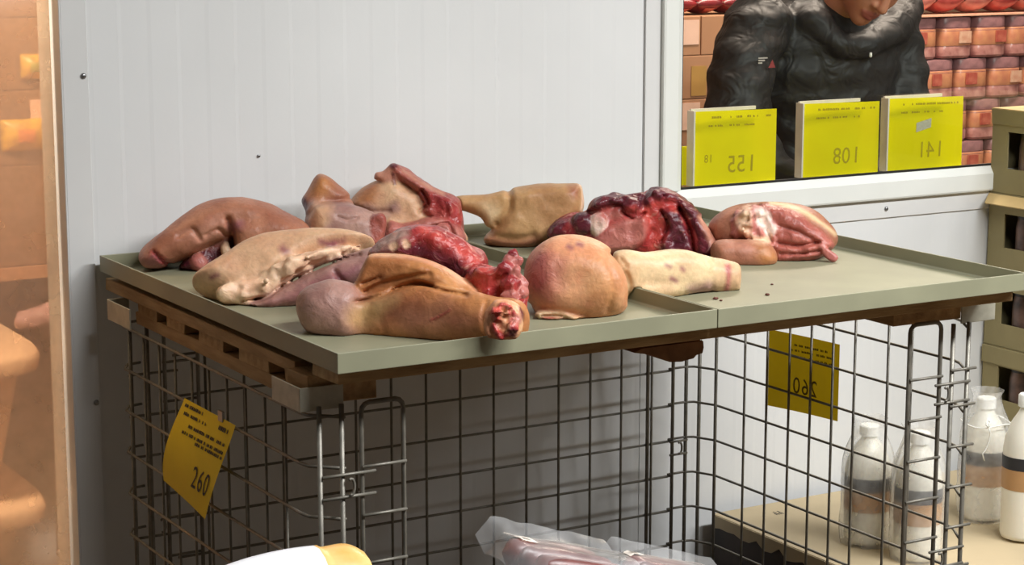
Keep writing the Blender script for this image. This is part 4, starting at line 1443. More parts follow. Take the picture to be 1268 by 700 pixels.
# wavy torn border of the lid band hanging over the dark side
b = MB(); n_ = 30; pts = []
for i in range(n_ + 1):
    y = BY0 + (BY1 - BY0) * i / n_
    pts += [(BX0 - 0.005, y, BZ - 0.002), (BX0 - 0.005, y, BZ - 0.022 - 0.012 * abs(math.sin(i * 0.9)) - 0.006 * math.sin(i * 2.3))]
b.quadmesh(pts, [(2 * i, 2 * i + 2, 2 * i + 3, 2 * i + 1) for i in range(n_)]).build('torn_lid_edge', M_KRAFT, bx, solid=0.002)
for (px, py) in ((962, 638), (1050, 665)):
    q = az(px, py, BZ)
    m_ = MB()
    for k in range(4):
        m_.box(q[0] + k * 0.006, q[0] + k * 0.006 + 0.003, q[1], q[1] + 0.012 * (1 + k % 2), BZ, BZ + 0.0004)
    m_.build('printed_mark', M_INK, bx)

M_MILK = mat('white_plastic_bottle', (232, 228, 214), 0.35, var=0.03, sss=0.1)
M_CAP = mat('white_bottle_cap', (238, 238, 232), 0.4, var=0.02)
M_BAND = mat('charcoal_label_band', (40, 40, 44), 0.5)
M_TAN = mat('tan_label_band', (180, 138, 92), 0.5, var=0.1, scale=18)


def bottle(px, py_top, Y, R, label, zbase=BZ, band=None):
    P = ay(px, py_top, Y); H = P[2] - zbase
    c = (P[0], Y, zbase + 0.0006)
    r_ = empty('plastic_bottle', c); tag(r_, label, 'bottle', 'white bottles in plastic bags')
    b0, b1, b2_ = band or (0.30, 0.47, 0.58)
    prof = [(R * .55, 0), (R * .95, 0.006), (R, 0.016), (R, H * 0.62), (R * .93, H * 0.70), (R * .70, H * 0.80), (R * .40, H * 0.875), (R * .33, H * 0.90), (R * .33, H * 0.915)]
    bb = MB().lathe(prof, c, 28).build('bottle_body', M_MILK, r_, smooth=True, auto=1.2)
    MB().lathe([(R * .43, 0), (R * .43, H * .075), (R * .38, H * .084)], (c[0], c[1], c[2] + H * .915), 22).build('cap', M_CAP, r_, smooth=True, auto=0.7)
    MB().lathe([(R + .0008, H * b0), (R + .0008, H * b1)], c, 28, cap=False).build('tan_label', M_TAN, bb, smooth=True)
    MB().lathe([(R + .0009, H * b1), (R + .0009, H * b2_)], c, 28, cap=False).build('dark_label', M_BAND, bb, smooth=True)
    return c, H, R


b1 = bottle(1077, 526, 3.27, 0.050, 'white bottle with tan and charcoal label, closest to the box corner')
b2 = bottle(1140, 535, 3.13, 0.050, 'white bottle with tan and charcoal label standing beside the cage gate hoop')
b3 = bottle(1222, 492, 3.28, 0.050, 'capped white bottle in a tied plastic bag between two others')
b4 = bottle(1274, 488, 3.12, 0.050, 'white bottle with charcoal label rising beside the tied bag', band=(0.36, 0.50, 0.585))


def bag(c, H, R, label, knot):
    """crumpled thin bag drawn round a bottle and gathered above the shoulder"""
    r_ = empty('plastic_bag', (c[0], c[1], c[2])); tag(r_, label, 'bag', 'clear bags on the bottles')
    nz, na = 22, 40
    prof = [(1.10, 0.004), (1.16, .10), (1.15, .3), (1.17, .5), (1.16, .62), (1.10, .72), (0.95, .82), (0.72, .92), (0.60, 1.00), (0.75, 1.06)]
    zs_ = np.linspace(0.004, 1.06, nz)
    rs_ = np.interp(zs_, [p[1] for p in prof], [p[0] for p in prof])
    sd = int(c[0] * 997)
    m_ = MB(); vs_ = []
    for i in range(nz):
        for k in range(na):
            a = 2 * math.pi * k / na
            q = np.array([[math.cos(a) * 2, math.sin(a) * 2, zs_[i] * 2.5]])
            w = 1 + 0.07 * float(vnoise(q, 2.2, sd)[0]) + 0.05 * float(vnoise(np.array([[math.cos(a) * 6, math.sin(a) * 6, zs_[i]]]), 1.5, sd + 3)[0]) * (zs_[i] > .55) * 2
            rr = max(R * rs_[i] * w, R * 1.03 if zs_[i] < .66 else 0)
            vs_.append((c[0] + rr * math.cos(a), c[1] + rr * math.sin(a), c[2] + zs_[i] * H * (1 + 0.0)))
    fs = [(i * na + k, i * na + (k + 1) % na, (i + 1) * na + (k + 1) % na, (i + 1) * na + k) for i in range(nz - 1) for k in range(na)]
    m_.quadmesh(vs_, fs); m_.build('film', M_BAG, r_, smooth=True)
    if knot:
        zz = c[2] + H * 0.80
        a0 = -2.3
        b = MB()
        rr = R * 1.12
        b.tube([(c[0] + rr * math.cos(a), c[1] + rr * math.sin(a), zz + 0.004 * math.sin(3 * a)) for a in np.linspace(0, 2 * math.pi, 24)], 0.0016, 6)
        b.tube([(c[0] + rr * math.cos(a0) + dx, c[1] + rr * math.sin(a0) - 0.006, zz + dz) for dx, dz in ((0, 0), (0.006, -0.012), (0.004, -0.03), (-0.006, -0.05), (-0.015, -0.058), (-0.008, -0.075))], 0.0016, 6)
        b.tube([(c[0] + rr * math.cos(a0) + dx, c[1] + rr * math.sin(a0) - 0.006, zz + dz) for dx, dz in ((0, 0), (-0.008, 0.008), (-0.004, 0.018), (0.004, 0.012), (0, 0))], 0.0016, 6)
        b.build('drawstring', M_CAP, r_, smooth=True)


bag(*b1, 'clear crumpled bag over the bottle closest to the box corner', False)
bag(*b2, 'clear crumpled bag over the bottle beside the cage gate hoop', False)
bag(*b3, 'milky plastic bag tied with a white drawstring around a bottle', True)

# ------------------------------------------------------------------ foreground: packs on a low display bin
bn = empty('display_bin', (1.2, 1.9, 0)); tag(bn, 'low dark brown board bin holding packed goods in front of the cage', 'bin')
BINZ = 0.605
M_BIN = mat('dark_brown_board', (84, 66, 48), 0.7)
MB().box(0.70, 1.66, 1.55, 2.30, BINZ - 0.012, BINZ).build('bin_top', M_BIN, bn, bevel=0.001)
for (x0, x1, y0, y1) in ((0.70, 0.72, 1.55, 2.30), (1.64, 1.66, 1.55, 2.30), (0.7205, 1.6395, 1.55, 1.57), (0.7205, 1.6395, 2.28, 2.30)):
    MB().box(x0, x1, y0, y1, 0.001, BINZ - 0.0125).build('side_board', M_BIN, bn)

# white and orange pillow pack
M_WPK = mat('white_glossy_wrap', (236, 236, 240), 0.3, var=0.02)
M_OPK = mat('orange_glossy_wrap', (226, 168, 84), 0.3, rgb2=(238, 196, 128), scale=30)
pk = empty('pillow_pack', (1.0, 2.2, BINZ)); tag(pk, 'white pillow pack with an orange end lying before the cage', 'pack')
PA, PB = ay(236, 699, 2.22), ay(462, 691, 2.22)
PL = PB - PA; PL[2] = 0; LN = np.linalg.norm(PL); PL /= LN
PN = np.array([-PL[1], PL[0], 0])


def pillow(u, a, H=0.062, Wd=0.060, top=None):
    e = min(1.0, max(0.06, (math.sin(math.pi * min(max(u, 0.0), 1.0))) ** 0.14))
    z0 = BINZ + 0.001
    ht = (PA[2] - BINZ) / 2 - 0.003
    c_ = PA + PL * LN * u
    return (c_[0] + PN[0] * Wd * math.cos(a), c_[1] + PN[1] * Wd * math.cos(a), z0 + ht + ht * math.sin(a) * e + 0.004 * u - 0.0025 * math.sin(u * 20) * (u > .7))


def pack_part(name, u0, u1, m):
    MB().grid(lambda u, v: pillow(u0 + (u1 - u0) * u, 2 * math.pi * v), 14, 22).build(name, m, pk, smooth=True)


pack_part('white_wrap', 0.0, 0.68, M_WPK)
pack_part('orange_wrap', 0.68, 0.93, M_OPK)
MB().grid(lambda u, v: np.array(pillow(0.93, math.pi / 2)) * 0 + (PA + PL * LN * (0.93 + 0.07 * u)) * np.array([1, 1, 0]) + PN * (0.055 * (2 * v - 1)) + np.array([0, 0, BINZ + 0.045 + 0.018 * math.sin(v * 9) * u + (0.026 - 0.01 * u) * math.sin(math.pi * v)]), 4, 14).build('crimped_seal', M_FILM, pk, smooth=True)

M_SAUS = mat('dark_red_sausage', (122, 66, 60), 0.35, rgb2=(88, 46, 44), scale=22, stretch=(1, 1, 3))


def sausage_pack(pa, pb, Y, label, rz, seed, lu, lv):
    A_, Bq = ay(*pa, Y), ay(*pb, Y)
    r_ = empty('vacuum_pack', ((A_[0] + Bq[0]) / 2, Y, BINZ)); tag(r_, label, 'pack', 'vacuum packed sausages before the cage')
    D_ = Bq - A_; L = np.linalg.norm(D_); D_ /= L
    N_ = np.array([-D_[1], D_[0], 0]); N_ /= np.linalg.norm(N_)
    rr = rz
    for k in range(3):
        o_ = N_ * (k - 0.8) * rr * 1.9
        pts = []; rads = []
        for i in range(13):
            u = i / 12
            pts.append(A_ + D_ * L * (0.04 + 0.86 * u) + o_ + np.array([0, 0, -rr * 1.25 + 0.004 * math.sin(u * 3.1)]))
            rads.append(rr * (max(0.02, 1 - (2 * u - 1) ** 10)) ** 0.5)
        MB().tube(pts, rads, 16).build('sausage', M_SAUS, r_, smooth=True)
    # film: loose sheet over the sausages with a raised free edge at the back
    def film(u, v):
        p = A_ + D_ * L * (-0.20 + 1.18 * u)
        off = (-2.6 + 5.0 * v) * rr
        lift = -rr * 0.10 + 0.35 * rr * math.cos(min(1, abs(v - 0.47) * 2) * 1.5)
        if v > 0.72: lift = -rr * 0.05 + (v - 0.72) * 3.6 * rr * (1.0 - 0.35 * u)
        lift -= 1.5 * rr * max(0.0, 0.12 - u) / 0.12
        if v < 0.15: lift -= (0.15 - v) * 12 * rr
        w = 0.10 * rr * float(vnoise(np.array([[u * 6, v * 5, seed]]), 1.6, seed)[0])
        return p + N_ * off + np.array([0, 0, lift + w + 0.002])
    MB().grid(film, 26, 20).build('film', M_FILM, r_, smooth=True)
    # white price label on the end
    lb = MB().grid(lambda u, v: np.array(film(lu + 0.12 * u, lv + 0.22 * v)) + np.array([0, -0.0015, 0.0025]), 4, 4)
    lb = lb.build('paper_label', M_WHITECARD, r_, smooth=True)
    bar = MB()
    for k in range(9):
        bar.grid(lambda u, v, k=k: np.array(film(lu + 0.02 + 0.007 * k + 0.0035 * u, lv + 0.04 + 0.10 * v)) + np.array([0, -0.0018, 0.003]), 1, 2)
    tag(bar.build('barcode', M_INK, lb), kind='stuff')


sausage_pack((640, 672), (775, 693), 2.20, 'clear vacuum pack of dark red sausages with a white label and raised film edge', 0.021, 3, 0.14, 0.30)
sausage_pack((786, 692), (905, 712), 2.20, 'clear vacuum pack of paler sausages, barely rising before the cage', 0.018, 8, 0.10, 0.42)

# ------------------------------------------------------------------ shop beyond the window
# cartons at left, topped by red packs
M_LBL = mat('pink_white_label', (232, 190, 168), 0.6)
SY = 5.05


def shop_carton(p0, p1, Y, dep, label, lab=None, tape=False):
    x0, x1 = ay(*p0, Y)[0], ay(*p1, Y)[0]
    z1, z0 = ay(860, p0[1], Y)[2], ay(860, p1[1] + 1, Y)[2]
    r_ = empty('shipping_carton', ((x0 + x1) / 2, Y, z0)); tag(r_, label, 'carton', 'cartons beyond the window')
    MB().box(x0, x1 - 0.003, Y, Y + dep, z0 + 0.001, z1).build('carton_walls', M_CARTON, r_, bevel=0.003)
    if lab:
        q0, q1 = ay(*lab[0], Y), ay(*lab[1], Y)
        MB().box(q0[0], q1[0], Y - 0.002, Y - 0.0005, q1[2], q0[2]).build('paper_label', M_LBL, r_)
    if tape:
        q0, q1 = ay(*tape[0], Y), ay(*tape[1], Y)
        MB().box(q0[0], q1[0], Y - 0.0015, Y - 0.0004, q1[2], q0[2]).build('packing_tape', mat('ochre_tape', (176, 134, 70), 0.4), r_)
    return x0, x1, z0, z1


cA = shop_carton((800, 20), (868, 68), SY, .4, 'brown carton with a large pale label, top of the pile beyond the window', ((843, 25), (865, 55)))
cB = shop_carton((869, 20), (985, 68), SY, .4, 'brown carton without label, on top of the pile behind the person')
cC = shop_carton((800, 69), (940, 122), SY, .4, 'brown carton with ochre tape in the middle of the pile', None, ((856, 82), (874, 118)))
cD = shop_carton((800, 123), (940, 180), SY, .4, 'brown carton with pale label low in the pile beside the jamb', ((840, 128), (866, 160)))
cE = shop_carton((800, 181), (940, 250), SY, .4, 'brown carton at the pile bottom behind the first window sign')
sh = empty('shop_shelf', (3.7, SY, 0)); tag(sh, 'low wooden platform under the carton pile beyond the window', 'platform')
MB().box(cE[0] - 0.02, cE[1] + 0.1, SY - 0.02, SY + 0.45, cE[2] - 0.05, cE[2]).build('platform_top', M_CARTON, sh)
for x0 in (cE[0], cE[1]):
    MB().box(x0, x0 + 0.06, SY + 0.02, SY + 0.40, 0.001, cE[2] - 0.0505).build('platform_leg', M_CARTON, sh)

M_RED = mat('red_glossy_pack', (150, 34, 38), 0.3, rgb2=(96, 18, 28), scale=24)
for k in range(5):
    x0 = cA[0] + 0.02 + 0.098 * k
    zz = cA[3] if x0 < cA[1] - 0.05 else cB[3]
    zz = max(cA[3], cB[3]) + 0.001
    prof = lambda u, a, x0=x0: (x0 + 0.092 * u, SY + 0.10 + 0.07 * math.cos(a), zz + 0.034 + 0.033 * math.sin(a) * (0.35 + 0.65 * math.sin(math.pi * u) ** 0.5))
    r_ = empty('snack_pack', (x0 + 0.05, SY + 0.1, zz)); tag(r_, 'glossy red foil pack on top of the carton pile', 'pack', 'red packs on the cartons')
    MB().grid(lambda u, v: prof(u, 2 * math.pi * v), 10, 18).build('foil', M_RED, r_, smooth=True)
    MB().grid(lambda u, v: np.array(prof(0.3 + 0.4 * u, 3.6 + 0.9 * v)) + np.array([0, -0.002, 0.0]), 6, 4).build('pack_label', mat('pack_label_rose', (214, 128, 112), 0.4, rgb2=(170, 40, 40), scale=30), r_, smooth=True)

# wall of shrink-wrapped jars at right
JY = 5.15
M_SHRINK = mat('shrink_wrapped_glass', (150, 96, 92), 0.2, rgb2=(190, 140, 132), scale=40)
M_JLAB = mat('jar_label_ochre', (186, 118, 92), 0.3, rgb2=(206, 146, 104), scale=34)
M_JRED = mat('jar_label_red', (170, 74, 64), 0.3, rgb2=(196, 112, 92), scale=60)
M_JPLUM = mat('jar_lid_plum', (162, 118, 120), 0.3, rgb2=(124, 88, 92), scale=30)


def jar_pack_meshes(w, h, d):
    """a shrink-wrapped pair of jars: wrap body, lid band, ochre label band and a red panel per jar"""
    def loft(prof):
        m_ = MB()
        n_ = 18
        vs_ = []
        for s_, z in prof:
            for k in range(n_):
                a = 2 * math.pi * k / n_
                ca, sa = math.cos(a), math.sin(a)
                ex = 0.42
                vs_.append((0.5 * w * s_ * math.copysign(abs(ca) ** ex, ca), 0.5 * d * s_ * math.copysign(abs(sa) ** ex, sa), z))
        m_.quadmesh(vs_, [(i * n_ + k, i * n_ + (k + 1) % n_, (i + 1) * n_ + (k + 1) % n_, (i + 1) * n_ + k) for i in range(len(prof) - 1) for k in range(n_)]
                    + [tuple(reversed(range(n_))), tuple(range((len(prof) - 1) * n_, len(prof) * n_))])
        return m_
    out = {}
    out['wrapped_body'] = (loft([(0.90, 0), (0.985, 0.008), (0.985, h * 0.26), (0.955, h * 0.30), (0.955, h * 0.62), (0.985, h * 0.66), (0.96, h * 0.72)]), M_SHRINK)
    out['label_band'] = (loft([(0.975, h * 0.30), (0.98, h * 0.31), (0.98, h * 0.70), (0.97, h * 0.71)]), M_JLAB)
    out['lid_band'] = (loft([(0.93, h * 0.72), (0.96, h * 0.74), (0.965, h * 0.95), (0.93, h * 0.985)]), M_JPLUM)
    return out


ja, jb = ay(1131, 22, JY), ay(1171, 73, JY)
JW, JH = (jb[0] - ja[0]) * 1.02, ja[2] - jb[2]
base = {}
for nm, (m_, mt) in jar_pack_meshes(JW * 0.965, JH * 0.99, 0.14).items():
    ob = m_.build(nm, mt, None, smooth=True, auto=0.6); base[nm] = ob.data; bpy.data.objects.remove(ob)
pm = MB().box(-JW * 0.42, -JW * 0.04, -0.0735, -0.0705, JH * 0.36, JH * 0.64).build('label_panel', M_JRED, None); panel_mes = [pm.data]; bpy.data.objects.remove(pm)
for nm, c1, c2 in (('jar_label_pale', (226, 186, 160), (206, 150, 124)), ('jar_label_brown', (136, 74, 56), (168, 104, 76))):
    me_ = panel_mes[0].copy(); me_.materials.clear(); me_.materials.append(mat(nm, c1, 0.3, rgb2=c2, scale=60)); panel_mes.append(me_)
rows = 5
x_start = ay(1100, 100, JY)[0]
z_top = ja[2]
for r in range(rows):
    z = z_top - JH * (r + 1)
    if z < 0.03: break
    for k in range(8):
        xx = x_start + JW * (k + (0.0 if r % 2 == 0 else 0.52)) + rnd.uniform(-.001, .001)
        yy = JY + 0.07 + rnd.uniform(-.006, .006)
        r_ = empty('jar_pack', (xx, yy, z + 0.0005), rnd.uniform(-.02, .02))
        pk_ = (0, 0, 1, 0, 2, 0, 1, 2)[(k * 3 + r * 5) % 8]
        tag(r_, 'shrink-wrapped jar pack with a %s panel in the stacked wall beyond the window' % ('red', 'pale', 'brown')[pk_], 'jar pack', 'stacked jar packs with a %s panel' % ('red', 'pale', 'brown')[pk_])
        for nm, me in base.items():
            q_ = obj_from_mesh(nm, me, r_)
            if nm == 'label_band': lbd = q_
        p_ = obj_from_mesh('label_panel', panel_mes[pk_], lbd)
        p_.location = (JW * rnd.uniform(0.0, 0.46), 0, 0)
        p_.scale = (rnd.uniform(0.7, 1.0), 1, 1)
zbase = z_top - JH * rows
sh = empty('shop_shelf', (4.6, JY, 0)); tag(sh, 'low platform under the stacked jar packs beyond the window', 'platform')
MB().box(x_start - 0.1, x_start + 1.4, JY - 0.02, JY + 0.18, 0.001, zbase - 0.001).build('platform_block', M_CARTON, sh)
bd = MB().box(x_start - 0.08, x_start + 1.35, JY - 0.005, JY + 0.16, z_top + 0.001, z_top + 0.007)
tag(bd.build('cardboard_sheet', mat('pink_card_sheet', (232, 178, 150), 0.7)), 'pale cardboard sheet laid over the stacked jar packs', 'sheet')
for k in range(10):
    x0 = x_start - 0.04 + 0.128 * k
    r_ = empty('snack_pack', (x0 + 0.06, JY + 0.07, z_top + 0.008)); tag(r_, 'red and pink pouch lying on the cardboard sheet over the jars', 'pack', 'pouches on the jar packs')
    fn = lambda u, v, x0=x0: (x0 + 0.122 * u, JY + 0.075 + 0.062 * math.cos(2 * math.pi * v), z_top + 0.0085 + 0.05 * (1 + math.sin(2 * math.pi * v) * (0.4 + 0.6 * math.sin(math.pi * u) ** .5)))
    MB().grid(fn, 10, 18).build('pouch', mat('rose_pouch%d' % (k % 2), ((196, 92, 84), (206, 140, 128))[k % 2], 0.3, rgb2=((150, 50, 52), (180, 90, 84))[k % 2], scale=26), r_, smooth=True)

# ------------------------------------------------------------------ person behind the window
PY = 4.14
per = empty('person', (3.45, PY, 0)); tag(per, 'person in a black padded jacket with bowed head behind the window', 'person')
M_SKIN = attr_mat('person_skin', 0.5, 0.08, 200, 0.15)
M_JKT = attr_mat('black_padded_nylon', 0.58, 0.7, 16)
M_HAIR = attr_mat('black_hair', 0.5, 0.6, 150)


def person_part(name, S, material):
    V, Fq, col, part, wet = S.mesh()
    me = sculpt_mesh(name, V, Fq, col, wet, material, np.array(per.location))
    return obj_from_mesh(name, me, per)


# head frame: bowed towards the counter, turned a little to picture right
chin = ay(1062, 34, 4.00)
face_dir = np.array([-0.22, -0.72, -0.66]); face_dir /= np.linalg.norm(face_dir)
up_ = np.array([0.20, -0.45, 0.80]); up_ -= face_dir * (up_ @ face_dir); up_ /= np.linalg.norm(up_)
side_ = np.cross(up_, face_dir); side_ /= np.linalg.norm(side_)
RH = np.stack([side_, -face_dir, up_], 1)          # columns: head x, y (back), z (up)
hc = chin + up_ * 0.118 - face_dir * 0.075


def hp(x, y, z): return hc + RH @ np.array([x, y, z])


def hch(*pts): return [(hp(*p[:3]), p[3]) for p in pts]


sh_c = ay(1020, 70, PY + 0.03)
SB = Sculpt(0.0048)
lo, hi = hc - 0.22, hc + 0.22
SB.addw('skin', lambda P: d_ell(P, hp(0, 0.02, 0.035), np.array([0.076, 0.096, 0.092]), RH), lo, hi)
SB.addw('skin', lambda P: d_ell(P, hp(0, -0.022, -0.035), np.array([0.062, 0.062, 0.082]), RH), lo, hi, 0.03)
SB.addw('skin', lambda P: d_chain(P, hch((0, -0.058, -0.098, 0.020)), 0), lo, hi, 0.03)             # chin
SB.addw('skin', lambda P: d_chain(P, hch((0.042, -0.035, -0.028, 0.024)), 0), lo, hi, 0.02)         # cheeks
SB.addw('skin', lambda P: d_chain(P, hch((-0.042, -0.035, -0.028, 0.024)), 0), lo, hi, 0.02)
SB.addw('skin', lambda P: d_chain(P, hch((0, -0.080, 0.015, 0.008), (0, -0.100, -0.026, 0.013)), 0), lo, hi, 0.010)   # nose
SB.addw('skin', lambda P: d_chain(P, hch((-0.014, -0.086, -0.032, 0.008), (0.014, -0.086, -0.032, 0.008)), 0), lo, hi, 0.008)
SB.addw('lip', lambda P: d_chain(P, hch((-0.022, -0.076, -0.064, 0.005), (0, -0.085, -0.060, 0.0065), (0.022, -0.076, -0.064, 0.005)), 0), lo, hi, 0.006)
SB.addw('lip', lambda P: d_chain(P, hch((-0.017, -0.076, -0.073, 0.005), (0, -0.084, -0.074, 0.007), (0.017, -0.076, -0.073, 0.005)), 0), lo, hi, 0.006)
for s_ in (-1, 1):
    SB.ops.append(['sub', 'skin', lambda P, s_=s_: d_chain(P, hch((s_ * 0.031, -0.092, 0.014, 0.017)), 0), 0.012, 0.012])
    SB.addw('skin', lambda P, s_=s_: d_chain(P, hch((s_ * 0.031, -0.066, 0.013, 0.0135)), 0), lo, hi, 0.004)           # closed lids
    SB.addw('hair', lambda P, s_=s_: d_chain(P, hch((s_ * 0.016, -0.083, 0.034, 0.004), (s_ * 0.046, -0.070, 0.036, 0.003)), 0), lo, hi, 0.005)
    SB.addw('skin', lambda P, s_=s_: d_ell(P, hp(s_ * 0.078, 0.015, -0.005), np.array([0.010, 0.020, 0.032]), RH), lo, hi, 0.006)
neck0, neck1 = hp(0, 0.04, -0.07), np.array([sh_c[0], PY + 0.06, sh_c[2] + 0.06])
SB.addw('skin', lambda P: d_chain(P, [(neck0, 0.055), (neck1, 0.062)], 0), np.minimum(neck1, neck0) - 0.1, np.maximum(neck1, neck0) + 0.1, 0.02)
SHR = Sculpt(0.0045)
SHR.addw('hair', lambda P: d_ell(P, hp(0, 0.032, 0.050), np.array([0.085, 0.102, 0.095]), RH) + 0.004 * fbm(P, 60, 3, 2), hc - 0.24, hc + 0.24)
SHR.ops.append(['sub', 'hair', lambda P: d_ell(P, hp(0, -0.085, -0.01), np.array([0.075, 0.075, 0.085]), RH), 0.01, 0.01])
SHR.ops.append(['sub', 'hair', lambda P: -((P - hp(0, 0, -0.02)) @ (RH @ np.array([0, 0.45, 0.9]))), 0.01, 0.01])
person_part('hair', SHR, M_HAIR)

SJ = Sculpt(0.0075)


def W_(px, py, Y, r): return (ay(px, py, Y), r)


def quilt(P, amp=0.004):
    return 0.6 * amp * np.sin(P[..., 2] * 2 * math.pi / 0.075 + 2.0 * fbm(P, 5, 4, 2)) + 0.012 * fbm(P, 11, 6, 3)


lo, hi = np.array([2.85, 3.80, 0.50]), np.array([4.10, 4.50, 1.60])
tc_, td_ = ay(1022, 75, PY + 0.04), ay(1028, 235, PY + 0.04)
SJ.addw('jacket', lambda P: d_ell(P, tc_ + np.array([0, 0, -0.02]), np.array([0.235, 0.15, 0.22])) + quilt(P), lo, hi)
SJ.addw('jacket', lambda P: d_ell(P, td_, np.array([0.225, 0.145, 0.36])) + quilt(P), lo, hi, 0.06)
left_arm = [W_(940, 30, PY + 0.02, 0.088), W_(918, 90, PY - 0.03, 0.086), W_(908, 150, PY - 0.08, 0.078), W_(955, 215, PY - 0.17, 0.058), W_(985, 228, PY - 0.21, 0.045)]
right_arm = [W_(1095, 30, PY + 0.04, 0.084), W_(1113, 90, PY + 0.00, 0.080), W_(1120, 150, PY - 0.06, 0.072), W_(1090, 215, PY - 0.16, 0.056), W_(1065, 230, PY - 0.20, 0.045)]
SJ.addw('jacket', lambda P: d_chain(P, left_arm, 0) + quilt(P, 0.005), lo, hi, 0.018)
SJ.addw('jacket', lambda P: d_chain(P, right_arm, 0) + quilt(P, 0.005), lo, hi, 0.018)
collar = [W_(985, 20, PY + 0.06, 0.05), W_(1003, 28, PY - 0.04, 0.046), W_(1040, 56, PY - 0.10, 0.034), W_(1072, 58, PY - 0.115, 0.032), W_(1108, 34, PY - 0.05, 0.044), W_(1120, 8, PY + 0.06, 0.05)]
SJ.addw('jacket', lambda P: d_chain(P, collar, 0) + quilt(P, 0.003), lo, hi, 0.012)
hoodb = [W_(985, 10, PY + 0.08, 0.05), W_(1030, -8, PY + 0.17, 0.06), W_(1090, -10, PY + 0.16, 0.06), W_(1118, 5, PY + 0.08, 0.05)]
SJ.addw('jacket', lambda P: d_chain(P, hoodb, 0) + quilt(P, 0.003), lo, hi, 0.012)
SJ.ops.append(['sub', 'jacket', lambda P: d_ell(P, hp(0, 0.0, -0.02), np.array([0.084, 0.108, 0.125]), RH), 0.008, 0.008])
SJ.ops.append(['sub', 'jacket', lambda P: d_chain(P, [W_(1062, 62, PY - 0.17, 0.004), W_(1050, 140, PY - 0.15, 0.004), W_(1046, 230, PY - 0.14, 0.004)], 0), 0.008, 0.008])
jk = person_part('jacket', SJ, M_JKT)
# chest badge and zip pull
bp_ = ay(939, 73, PY - 0.128)
b = MB()
for k in range(3):
    b.box(bp_[0], bp_[0] + 0.028 - 0.008 * k, bp_[1] - 0.001, bp_[1], bp_[2] - 0.006 * k, bp_[2] - 0.006 * k + 0.0035)
b.build('sleeve_badge', mat('badge_white', (190, 180, 176), 0.5), jk)
q = ay(955, 79, PY - 0.128)
MB().quadmesh([(q[0] - 0.010, q[1] - 0.001, q[2] - 0.010), (q[0] + 0.012, q[1] - 0.001, q[2] - 0.010), (q[0] + 0.003, q[1] - 0.001, q[2] + 0.010)], [(0, 1, 2)]).build('sleeve_badge', mat('badge_red', (150, 60, 64), 0.5), jk, solid=0.001)
q = ay(1078, 71, PY - 0.155)
MB().lathe([(0.003, 0), (0.004, 0.004), (0.003, 0.012)], q, 10).build('zip_pull', M_CAP, jk, smooth=True)
# one continuous body: head and neck above, trunk and arms inside the jacket, hands at the counter ledge
blo, bhi = np.array([3.02, 3.78, 0.78]), np.array([3.95, 4.36, 1.2])
SB.addw('skin', lambda P: d_ell(P, tc_ + np.array([0, 0.01, -0.04]), np.array([0.185, 0.105, 0.19])), blo, bhi, 0.03)
SB.addw('skin', lambda P: d_ell(P, td_ + np.array([0, 0.01, 0]), np.array([0.17, 0.10, 0.30])), blo, bhi, 0.05)
for s_, arm in ((1, left_arm), (-1, right_arm)):
    thin = [(p_, r_a * 0.55) for p_, r_a in arm]
    SB.addw('skin', lambda P, thin=thin: d_chain(P, thin, 0), blo, bhi, 0.02)
    w0 = arm[-1][0]
    dx = np.array([s_ * 0.75, -0.55, -0.30]); dx /= np.linalg.norm(dx)
    pl_ = w0 + dx * 0.075
    lat = np.cross(dx, [0, 0, 1]); lat /= np.linalg.norm(lat)
    lo_, hi_ = w0 - 0.16, w0 + 0.16
    SB.addw('skin', lambda P, w0=w0, pl_=pl_: d_chain(P, [(w0, 0.026), (pl_, 0.022)], 0), lo_, hi_, 0.012)
    for k in range(4):
        o_ = lat * (k - 1.5) * 0.021
        L_ = (0.062, 0.072, 0.068, 0.052)[k]
        a_ = pl_ + o_ * 0.8; m1 = pl_ + o_ + dx * L_ * 0.6 + np.array([0, 0, 0.004]); e_ = pl_ + o_ + dx * L_ + np.array([0, 0, -0.022])
        SB.addw('skin', lambda P, a_=a_, m1=m1, e_=e_: d_chain(P, [(a_, 0.011), (m1, 0.0095), (e_, 0.008)], 0), lo_, hi_, 0.003)
    th0 = w0 + dx * 0.03 + lat * 0.02 * -s_; th1 = w0 + dx * 0.075 + lat * 0.05 * -s_ + np.array([0, 0, -0.01])
    SB.addw('skin', lambda P, th0=th0, th1=th1: d_chain(P, [(th0, 0.014), (th1, 0.010)], 0), lo_, hi_, 0.008)
SB.post.append(lambda P: (WY + 0.05) - P[..., 1])
person_part('body', SB, M_SKIN)
ST_ = Sculpt(0.009)
hipc = np.array([td_[0], PY + 0.05, 0.72])
lo_, hi_ = np.array([3.1, 3.85, 0.0]), np.array([3.95, 4.5, 0.95])
for s_ in (-1, 1):
    leg = [(hipc + np.array([s_ * 0.09, 0, 0.0]), 0.105), (hipc + np.array([s_ * 0.10, -0.01, -0.33]), 0.075), (hipc + np.array([s_ * 0.10, 0.01, -0.63]), 0.055)]
    ST_.addw('cloth', lambda P, leg=leg: d_chain(P, leg, 0) + 0.004 * fbm(P, 12, 3, 2), lo_, hi_, 0.03)
person_part('trousers', ST_, M_JKT)
for s_ in (-1, 1):
    SS = Sculpt(0.006)
    c0 = hipc + np.array([s_ * 0.10, 0.03, -0.675]); c0[2] = 0.042
    SS.addw('hair', lambda P: d_chain(P, [(c0, 0.046), (c0 + np.array([0, -0.17, -0.008]), 0.036)], 0), c0 - np.array([.08, .26, .06]), c0 + np.array([.08, .08, .08]))
    SS.post.append(lambda P: 0.001 - P[..., 2])
    person_part('shoe', SS, M_HAIR)

